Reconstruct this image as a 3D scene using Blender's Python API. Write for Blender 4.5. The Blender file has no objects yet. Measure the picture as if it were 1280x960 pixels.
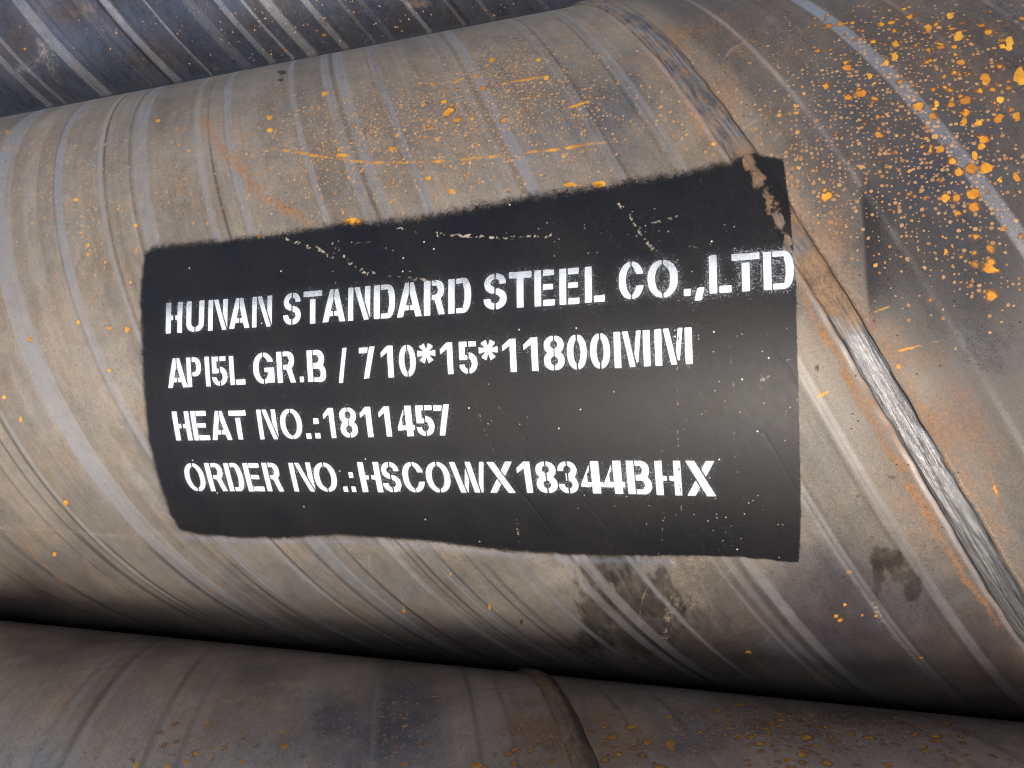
import bpy, math, random
import numpy as np
from mathutils import Matrix, Vector

# ---------------------------------------------------------------- surveyed data
# every mark is given on the pipe's own surface, in millimetres: z along the pipe, v round its girth
STRIPES = {'b': [(-1071.1, 11.5, 'P', 0.7, -9999, 9999), (-1080.5, 12.8, 'P', 0.55, -9999, 9999), (-1079.1, 7.6, 'P', 0.3, -9999, 9999),
       (-945.0, 14.1, 'P', 0.95, -9999, 9999), (-954.5, 7.1, 'D', 0.95, -9999, 9999), (-932.6, 3.4, 'D', 0.6, -9999, 9999),
       (-886.5, 3.3, 'P', 0.7, -9999, 9999), (-784.7, 9.6, 'P', 0.6, -9999, 9999), (-793.4, 3.2, 'D', 0.5, -9999, 9999),
       (-752.1, 4.3, 'P', 0.9, -9999, 9999), (-722.0, 14.5, 'P', 0.7, -9999, 9999), (-715.2, 4.1, 'P', 0.5, -9999, 9999),
       (-671.3, 10.1, 'P', 0.85, -9999, 9999), (-550.8, 5.6, 'P', 0.95, -9999, 9999), (-545.2, 2.8, 'D', 0.8, -9999, 9999),
       (-497.6, 4.5, 'D', 0.9, -9999, 9999), (-503.9, 2.7, 'P', 0.4, -9999, 9999), (-1158.2, 7.9, 'P', 0.7, -9999, 9999),
       (-1188.1, 13.3, 'P', 0.5, -9999, 9999), (-826.0, 17.5, 'P', 0.25, -9999, 9999), (-983.9, 6.0, 'D', 0.4, -9999, 9999),
       (-1049.1, 6.3, 'D', 0.4, -9999, 9999), (-628.7, 4.9, 'P', 0.3, -9999, 9999), (-603.5, 7.7, 'P', 0.2, -9999, 9999),
       (-465.4, 5.3, 'P', 0.4, -9999, 9999), (-416.3, 6.9, 'D', 0.5, -9999, 9999), (-397.0, 6.9, 'P', 0.3, -9999, 9999),
       (-981.4, 24.1, 'P', 0.15, -9999, 9999), (-940.3, 3.4, 'D', 0.4, -9999, 9999), (-882.7, 4.5, 'D', 0.4, -9999, 9999)],
 'l': [(-18.9, 9.1, 'D', 0.6, -9999, 9999), (-28.0, 3.9, 'P', 0.3, -9999, 9999), (52.3, 3.9, 'D', 0.5, -9999, 9999),
       (-147.6, 5.1, 'T', 0.35, -9999, 9999), (-277.4, 5.6, 'D', 0.5, -9999, 9999), (-301.4, 4.9, 'D', 0.4, -9999, 9999),
       (-298.3, 8.7, 'P', 0.6, -9999, 9999), (-269.5, 7.1, 'P', 0.5, -9999, 9999), (-92.6, 2.7, 'T', 0.3, -9999, 9999),
       (168.8, 2.8, 'D', 0.4, -9999, 9999), (78.0, 3.6, 'D', 0.3, -9999, 9999), (210.4, 3.1, 'D', 0.4, -9999, 9999),
       (380.6, 6.7, 'D', 0.4, -9999, 9999), (414.3, 5.7, 'D', 0.4, -9999, 9999), (-179.9, 4.1, 'D', 0.3, -9999, 9999),
       (-393.8, 6.9, 'P', 0.3, -9999, 9999), (-208.2, 5.4, 'D', 0.5, -9999, 9999), (-181.8, 15.3, 'P', 0.12, -9999, 9999),
       (302.6, 5.0, 'D', 0.25, -9999, 9999)],
 'm': [(148.8, 8.8, 'P', 0.75, -9999, 9999), (87.5, 3.4, 'T', 0.6, -9999, 9999), (-8.8, 7.0, 'P', 0.3, -9999, 9999),
       (-9.9, 2.4, 'D', 0.5, -9999, 9999), (193.0, 2.6, 'T', 0.5, -9999, 9999), (238.8, 2.1, 'T', 0.5, -9999, 9999),
       (-644.8, 16.3, 'P', 0.8, -9999, 9999), (-651.1, 17.7, 'D', 0.82, -426, -179), (-377.0, 2.3, 'D', 0.99, -426, -165),
       (-332.1, 2.2, 'D', 0.82, -426, -171), (-441.0, 3.3, 'D', 0.82, -426, -165), (-708.3, 4.4, 'D', 0.82, -426, -179),
       (-321.6, 4.5, 'D', 0.66, -426, -179), (-578.7, 4.0, 'D', 0.82, -426, -179), (-565.5, 10.0, 'P', 0.85, -9999, 9999),
       (-513.5, 4.1, 'P', 0.6, -9999, 9999), (-464.5, 16.0, 'P', 0.55, -9999, 9999), (-480.6, 3.8, 'T', 0.4, -9999, 9999),
       (-397.1, 6.9, 'P', 0.4, -9999, 9999), (-362.9, 8.8, 'P', 0.45, -9999, 9999), (-289.8, 5.6, 'P', 0.55, -9999, 9999),
       (-252.1, 8.5, 'P', 0.4, -9999, 9999), (-236.7, 10.1, 'P', 0.55, -9999, 9999), (-236.5, 4.1, 'P', 0.35, -9999, 9999),
       (-199.6, 4.1, 'P', 0.8, -9999, 9999), (-115.1, 8.4, 'P', 0.6, -9999, 9999), (-129.5, 5.8, 'P', 0.25, -9999, 9999),
       (-123.1, 2.5, 'D', 0.35, -9999, 9999), (-53.5, 2.9, 'P', 0.25, -9999, 9999), (-384.4, 2.3, 'D', 0.9, -9999, 9999),
       (-244.8, 2.6, 'D', 0.6, -9999, 9999), (-360.4, 9.0, 'D', 0.82, -426, -165), (-367.1, 1.6, 'D', 0.5, -9999, 9999),
       (-290.0, 6.9, 'D', 0.74, -426, -165), (-467.1, 12.1, 'D', 0.91, -426, -165), (-477.0, 2.6, 'D', 0.5, -9999, 9999),
       (-731.9, 6.1, 'D', 0.82, -426, -165), (-735.1, 2.8, 'D', 0.8, -9999, 9999), (-838.5, 10.0, 'D', 0.55, -9999, 9999),
       (-894.4, 6.8, 'D', 0.5, -9999, 9999), (-564.1, 6.1, 'D', 0.99, -426, -165), (-570.3, 2.9, 'D', 0.6, -9999, 9999),
       (-596.8, 17.2, 'D', 0.49, -426, -165), (-508.0, 2.6, 'D', 0.9, -9999, 9999), (-473.8, 8.1, 'D', 0.49, -426, -165),
       (-605.0, 11.9, 'T', 0.3, -9999, 9999), (-513.0, 3.4, 'P', 0.6, -9999, 9999), (-599.6, 12.7, 'T', 0.35, -9999, 9999),
       (-718.7, 4.1, 'D', 0.7, -9999, 9999), (-713.7, 5.1, 'P', 0.4, -9999, 9999), (-49.0, 3.0, 'P', 0.25, -9999, 9999),
       (-46.8, 3.2, 'D', 0.5, -9999, 9999), (-200.4, 3.4, 'D', 0.8, -9999, 9999), (-198.6, 2.4, 'D', 0.6, -9999, 9999),
       (-202.3, 2.5, 'T', 0.4, -9999, 9999), (-635.1, 14.3, 'P', 0.5, -9999, 9999), (-598.9, 5.2, 'T', 0.35, -9999, 9999),
       (-15.6, 2.3, 'D', 0.5, -9999, 9999), (-497.1, 1.7, 'D', 0.25, -9999, 9999), (-207.0, 1.2, 'D', 0.25, -9999, 9999),
       (-251.5, 1.9, 'D', 0.2, -9999, 9999), (-758.4, 3.3, 'D', 0.5, -9999, 9999), (-91.2, 1.0, 'D', 0.25, -9999, 9999),
       (42.7, 1.7, 'D', 0.25, -9999, 9999), (81.5, 1.3, 'D', 0.2, -9999, 9999), (-139.7, 3.6, 'P', 0.25, -9999, 9999)]}
STROKES = {'b': [('pale', [(-997.4, -202.9), (-999.5, -221.3), (-1001.8, -247.3), (-1000.3, -253.4)], 10.62, 0.9, 'brush'),
       ('pale', [(-1061.5, -229.7), (-1031.0, -227.6), (-1005.0, -218.2), (-992.5, -207.0)], 6.98, 0.9, 'brush'),
       ('pale', [(-981.5, -202.2), (-982.7, -221.8), (-987.3, -232.3)], 5.79, 0.8, 'brush'),
       ('ochre', [(-497.6, -240.1), (-499.5, -253.1)], 4.05, 0.4, 'streak')],
 'l': [('rust', [(-234.4, 579.6), (-209.1, 592.9), (-191.7, 605.0)], 1.9, 0.9, 'streak'),
       ('rust', [(-175.3, 612.4), (-144.8, 621.6)], 1.91, 0.7, 'streak'),
       ('rust', [(-190.2, 600.3), (-156.6, 536.1), (-135.4, 492.8)], 5.59, 0.6, 'streak'),
       ('rust', [(-143.6, 594.7), (-124.6, 538.2), (-108.7, 496.0)], 14.31, 0.65, 'streak'),
       ('rust', [(-209.1, 592.9), (-161.6, 487.3)], 10.28, 0.4, 'streak'),
       ('tan', [(-382.5, 502.8), (-382.2, 527.2), (-367.3, 548.6)], 1.88, 0.4, 'streak'),
       ('tan', [(-362.2, 449.0), (-365.1, 472.3), (-369.2, 489.9)], 1.71, 0.35, 'streak'),
       ('oil', [(-569.6, 522.0), (-569.2, 538.4), (-557.7, 544.7)], 2.81, 0.6, 'streak'),
       ('ochre', [(-110.5, 608.5), (-95.0, 558.7), (-77.3, 523.1), (-69.9, 504.4)], 5.2, 0.35, 'streak'),
       ('tan', [(100.8, 634.7), (129.4, 634.4)], 2.78, 0.5, 'brush')],
 'm': [('ochre',
        [(-422.6, 179.0), (-404.2, 173.0), (-356.0, 156.2), (-331.7, 149.1), (-300.9, 142.0), (-264.8, 136.6), (-224.0, 133.5), (-185.2, 132.1),
         (-148.2, 131.4), (-112.8, 131.4), (-90.0, 131.9)],
        3.73, 0.6, 'streak'),
       ('rust', [(-519.3, 248.0), (-489.4, 210.1), (-454.2, 173.1), (-423.5, 142.1), (-384.4, 111.3), (-354.5, 92.2), (-342.1, 82.7)], 11.53, 0.7,
        'streak'),
       ('ochre', [(-353.6, 109.9), (-340.3, 96.3), (-331.7, 86.4)], 2.54, 0.6, 'streak'),
       ('rust', [(-593.3, 329.3), (-534.9, 238.4), (-498.3, 185.4)], 6.12, 0.25, 'streak'),
       ('ochre', [(-206.0, 209.9), (-189.1, 209.8), (-168.0, 209.5)], 3.15, 0.9, 'streak'),
       ('ochre', [(-145.4, 169.3), (-128.7, 173.3)], 2.96, 0.9, 'streak'), ('ochre', [(-249.3, 221.0), (-240.9, 227.7)], 3.29, 0.9, 'streak'),
       ('rust', [(-700.0, 112.1), (-699.6, 177.2), (-693.2, 234.4), (-680.4, 276.7)], 8.16, 0.35, 'streak'),
       ('rust', [(-731.9, 176.8), (-776.7, 268.9), (-792.4, 339.1)], 6.07, 0.25, 'streak'),
       ('rust', [(-718.0, -170.8), (-718.2, -207.1), (-712.3, -236.3), (-711.2, -259.0)], 8.19, 0.5, 'streak'),
       ('rust', [(-651.1, -209.6), (-651.3, -220.8), (-651.4, -230.3)], 3.16, 0.7, 'streak'),
       ('rust', [(4.9, 29.2), (24.7, -16.4), (46.6, -63.0), (64.5, -99.3), (78.3, -123.6), (93.0, -156.3), (110.8, -189.8), (137.2, -238.1)], 4.49,
        0.8, 'streak'),
       ('rust', [(-117.7, 311.9), (-76.1, 201.2), (-51.8, 144.0), (-33.1, 108.3)], 7.18, 0.55, 'streak'),
       ('rust', [(31.1, 42.4), (50.1, -1.5), (58.3, -28.7), (77.6, -63.6), (104.1, -109.5), (125.2, -147.7)], 6.78, 0.4, 'streak'),
       ('rust', [(-7.5, 116.8), (2.0, 100.3), (17.7, 59.3), (26.3, 37.7)], 6.06, 0.45, 'streak'),
       ('rust', [(-104.6, 315.1), (-76.1, 249.9), (-53.1, 199.9)], 6.16, 0.35, 'streak'),
       ('rust', [(115.8, -104.1), (124.9, -136.2)], 2.44, 0.5, 'streak'),
       ('ochre', [(62.7, -29.4), (78.0, -25.7), (90.8, -22.5)], 1.44, 0.8, 'streak'), ('ochre', [(52.2, -4.6), (63.4, -0.9)], 1.45, 0.7, 'streak'),
       ('ochre', [(19.1, -55.9), (27.1, -52.0)], 2.0, 0.8, 'streak'), ('ochre', [(114.4, -101.6), (120.6, -119.9)], 1.45, 0.7, 'streak'),
       ('tan', [(-300.2, -191.5), (-312.1, -235.9), (-321.4, -266.6)], 3.42, 0.4, 'streak'),
       ('tan', [(-322.0, -167.5), (-334.5, -212.2), (-339.6, -256.2)], 2.71, 0.4, 'streak'),
       ('tan', [(-63.6, -169.8), (-70.6, -200.5), (-85.9, -237.7), (-95.9, -272.4)], 8.5, 0.55, 'brush'),
       ('tan', [(-55.9, -169.3), (-64.4, -208.3), (-71.0, -231.2)], 4.67, 0.5, 'brush'),
       ('tan', [(-77.7, -177.8), (-84.8, -210.0), (-92.7, -271.9)], 5.32, 0.55, 'brush'),
       ('tan', [(-88.2, -186.0), (-105.1, -216.2), (-110.8, -251.2), (-111.4, -265.0)], 1.87, 0.5, 'streak'),
       ('pale', [(-49.6, -377.0), (-17.2, -291.3), (-1.8, -242.3), (1.4, -214.8)], 1.74, 0.35, 'streak'),
       ('pale', [(-45.8, -427.3), (-8.7, -304.4), (7.5, -246.1)], 1.25, 0.3, 'streak'),
       ('pale', [(-57.3, -266.3), (-32.9, -251.6), (-15.2, -229.7), (-4.7, -203.1)], 1.16, 0.3, 'streak'),
       ('pale', [(-65.8, -226.0), (-43.5, -190.6), (-31.9, -175.1)], 1.13, 0.3, 'streak'),
       ('pale', [(-21.2, -174.4), (-8.7, -195.6), (-1.5, -228.2), (1.8, -257.3)], 1.15, 0.3, 'streak'),
       ('pale', [(-55.7, -325.3), (-42.3, -264.0), (-29.1, -231.3)], 1.22, 0.25, 'streak'),
       ('tan', [(53.7, -209.7), (59.3, -225.8), (63.0, -240.7)], 4.41, 0.7, 'brush'),
       ('tan', [(62.9, -238.8), (72.3, -252.1), (84.5, -260.6), (88.6, -267.6)], 1.13, 0.5, 'streak'),
       ('tan', [(37.2, -170.9), (44.7, -184.3)], 2.14, 0.3, 'brush'),
       ('pale', [(-34.2, -168.2), (-26.8, -182.0), (-20.8, -204.5)], 1.12, 0.3, 'streak'),
       ('tan', [(-10.7, -173.8), (-3.6, -199.1)], 1.67, 0.35, 'brush'),
       ('pale', [(-741.3, -176.7), (-676.7, -175.9), (-617.8, -179.1), (-551.1, -179.8)], 3.79, 0.2, 'brush'),
       ('tan', [(-576.9, 141.3), (-539.6, 96.3), (-540.3, 52.0), (-551.4, 24.5)], 8.32, 0.25, 'brush'),
       ('tan', [(-539.6, 3.0), (-544.7, -59.4), (-547.8, -118.6)], 9.73, 0.3, 'brush'),
       ('tan', [(-274.6, -203.1), (-278.0, -227.4)], 3.33, 0.3, 'streak'),
       ('mist', [(-515.6, -178.2), (-411.5, -178.5), (-347.0, -173.6), (-280.2, -173.5), (-204.3, -181.5), (-149.1, -182.1), (-73.4, -179.8)], 5.12,
        0.25, 'line'),
       ('oil', [(-136.2, -145.3), (-138.1, -173.8), (-144.8, -206.5)], 1.78, 0.35, 'streak'),
       ('pale', [(-63.0, -176.9), (-58.6, -207.8), (-49.4, -238.4)], 1.16, 0.3, 'streak'),
       ('pale', [(-54.1, -347.1), (-25.8, -286.1), (-13.0, -248.9), (-6.7, -219.9)], 1.18, 0.3, 'streak'),
       ('pale', [(-18.6, -334.7), (-2.3, -269.3), (5.5, -227.4)], 1.2, 0.25, 'streak'), ('tan', [(55.3, -213.6), (60.7, -234.5)], 2.22, 0.5, 'brush'),
       ('pale', [(-197.1, 125.3), (-172.3, 128.0)], 1.18, 0.3, 'streak'),
       ('rust', [(-147.3, 118.2), (-112.2, 119.8), (-90.1, 133.2)], 4.52, 0.3, 'streak'),
       ('ochre', [(-17.0, 218.5), (-11.6, 204.3), (-13.3, 193.9)], 1.7, 0.3, 'streak'), ('rust', [(39.8, 137.5), (34.1, 119.5)], 2.06, 0.5, 'streak'),
       ('ochre', [(2.9, 134.3), (14.4, 135.6)], 1.58, 0.6, 'streak'), ('pale', [(-33.4, 194.7), (-28.0, 207.0), (-17.0, 211.5)], 1.72, 0.3, 'streak'),
       ('pale', [(-33.1, 114.5), (-22.7, 125.6), (-12.3, 133.7)], 1.61, 0.4, 'streak'),
       ('rust', [(-12.7, 111.4), (-8.9, 123.3), (-3.6, 138.8)], 2.12, 0.5, 'streak')]}
PANEL_STROKES = [('chip', [(-391.8, 87.6), (-363.7, 77.3), (-344.3, 69.4), (-325.3, 59.2), (-303.6, 51.0), (-282.5, 42.5), (-262.3, 40.4), (-239.3, 35.6)], 1.84, 0.7,
  'dots'),
 ('chip', [(-285.4, 83.6), (-257.6, 75.6), (-231.0, 70.5), (-199.0, 65.6), (-168.4, 62.6), (-147.7, 62.5)], 2.32, 0.9, 'dots'),
 ('chip', [(-348.7, 75.8), (-340.6, 69.1), (-334.5, 65.2)], 1.89, 0.9, 'streak'),
 ('chip', [(-330.1, 72.8), (-318.4, 61.9), (-307.1, 51.3), (-294.9, 44.1)], 1.84, 0.8, 'dots'),
 ('chip', [(-311.3, 70.4), (-301.6, 72.1), (-291.1, 70.4)], 1.23, 0.8, 'streak'),
 ('chip', [(-105.4, 84.2), (-94.1, 68.2), (-85.9, 53.2), (-76.9, 42.4)], 1.62, 0.9, 'dots'),
 ('chip', [(-88.6, 61.9), (-72.5, 66.0), (-59.3, 67.4)], 1.61, 0.6, 'dots'),
 ('chip', [(-239.3, 35.6), (-229.5, 19.5), (-220.2, 6.1), (-211.3, -11.7), (-200.6, -41.0), (-192.8, -58.7)], 1.16, 0.5, 'dots'),
 ('chip', [(-110.6, 61.2), (-102.3, 49.0)], 1.09, 0.6, 'dots'), ('chip', [(-100.6, -11.3), (-81.5, -4.2), (-68.2, 0.3)], 1.07, 0.4, 'dots'),
 ('chip', [(-13.0, 28.0), (-17.3, 12.8), (-20.0, 2.7)], 1.02, 0.8, 'dots'), ('chip', [(-24.3, 28.9), (-26.3, 5.7)], 1.03, 0.7, 'dots'),
 ('chip', [(-10.6, -8.0), (-12.8, -36.0), (-15.8, -67.2), (-13.0, -88.7)], 1.03, 0.5, 'dots'),
 ('chip', [(-35.1, -4.1), (-29.7, -40.6), (-31.6, -77.7), (-30.5, -111.4)], 1.05, 0.5, 'dots'),
 ('chip', [(-45.5, -14.0), (-49.6, -55.9), (-46.9, -88.7)], 1.05, 0.4, 'dots'),
 ('chip', [(-63.1, -2.6), (-66.5, -39.5), (-67.9, -88.7), (-68.9, -136.5)], 1.08, 0.6, 'dots'),
 ('chip', [(-11.6, -43.8), (0.8, -32.4), (8.0, -29.2)], 1.52, 0.6, 'dots'), ('chip', [(-0.2, -67.4), (7.3, -57.2)], 1.52, 0.6, 'dots'),
 ('chip', [(-213.0, -40.7), (-208.2, -70.3), (-199.7, -94.7), (-186.6, -113.6)], 1.17, 0.5, 'dots'),
 ('chip', [(-192.8, -58.7), (-184.7, -70.6), (-176.8, -82.6)], 1.15, 0.4, 'dots'),
 ('chip', [(-176.2, -76.6), (-181.2, -94.7), (-188.1, -100.9)], 1.16, 0.4, 'dots'),
 ('chip', [(-190.5, -140.2), (-191.6, -157.9), (-192.7, -175.3)], 1.21, 0.7, 'dots'),
 ('chip', [(-81.0, -136.9), (-83.7, -156.8), (-86.7, -171.0)], 1.13, 0.8, 'dots'),
 ('chip', [(-54.5, -148.9), (-41.9, -161.7), (-31.6, -169.4)], 1.11, 0.5, 'dots'),
 ('chip', [(-43.8, -148.5), (-28.6, -161.0), (-13.2, -170.5)], 1.1, 0.5, 'dots'), ('chip', [(-22.5, -141.3), (-7.7, -160.0)], 1.08, 0.4, 'dots'),
 ('chip', [(-140.0, -173.9), (-134.2, -138.5), (-129.7, -112.8)], 1.15, 0.15, 'dots'),
 ('chip', [(-320.0, -165.8), (-314.7, -151.5)], 1.28, 0.5, 'streak'),
 ('chip', [(-94.1, 59.6), (-72.6, 51.9), (-51.7, 44.5), (-34.0, 41.9)], 1.05, 0.5, 'dots'),
 ('chip', [(-61.4, -29.0), (-54.0, -39.9), (-50.0, -66.7)], 1.05, 0.5, 'dots'), ('chip', [(-67.7, -55.5), (-60.7, -72.0)], 1.07, 0.5, 'dots'),
 ('crease', [(-511.7, 22.3), (-495.3, -15.8), (-474.0, -50.2), (-448.5, -88.4), (-426.1, -125.8), (-414.1, -163.2)], 2.0, 0.5, 'line'),
 ('crease', [(-8.4, -15.8), (5.3, -41.7), (9.8, -52.1)], 2.02, 0.7, 'line'),
 ('crease', [(-189.8, -113.6), (-169.7, -146.4), (-160.5, -167.6)], 1.77, 0.7, 'line'),
 ('crease', [(-147.2, -113.0), (-122.2, -151.6)], 1.73, 0.4, 'line'), ('crease', [(-12.7, -77.9), (8.2, -122.3)], 1.57, 0.4, 'line'),
 ('crease', [(-21.0, 63.4), (-7.0, 35.4), (6.8, 11.2)], 1.53, 0.5, 'line')]
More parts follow.
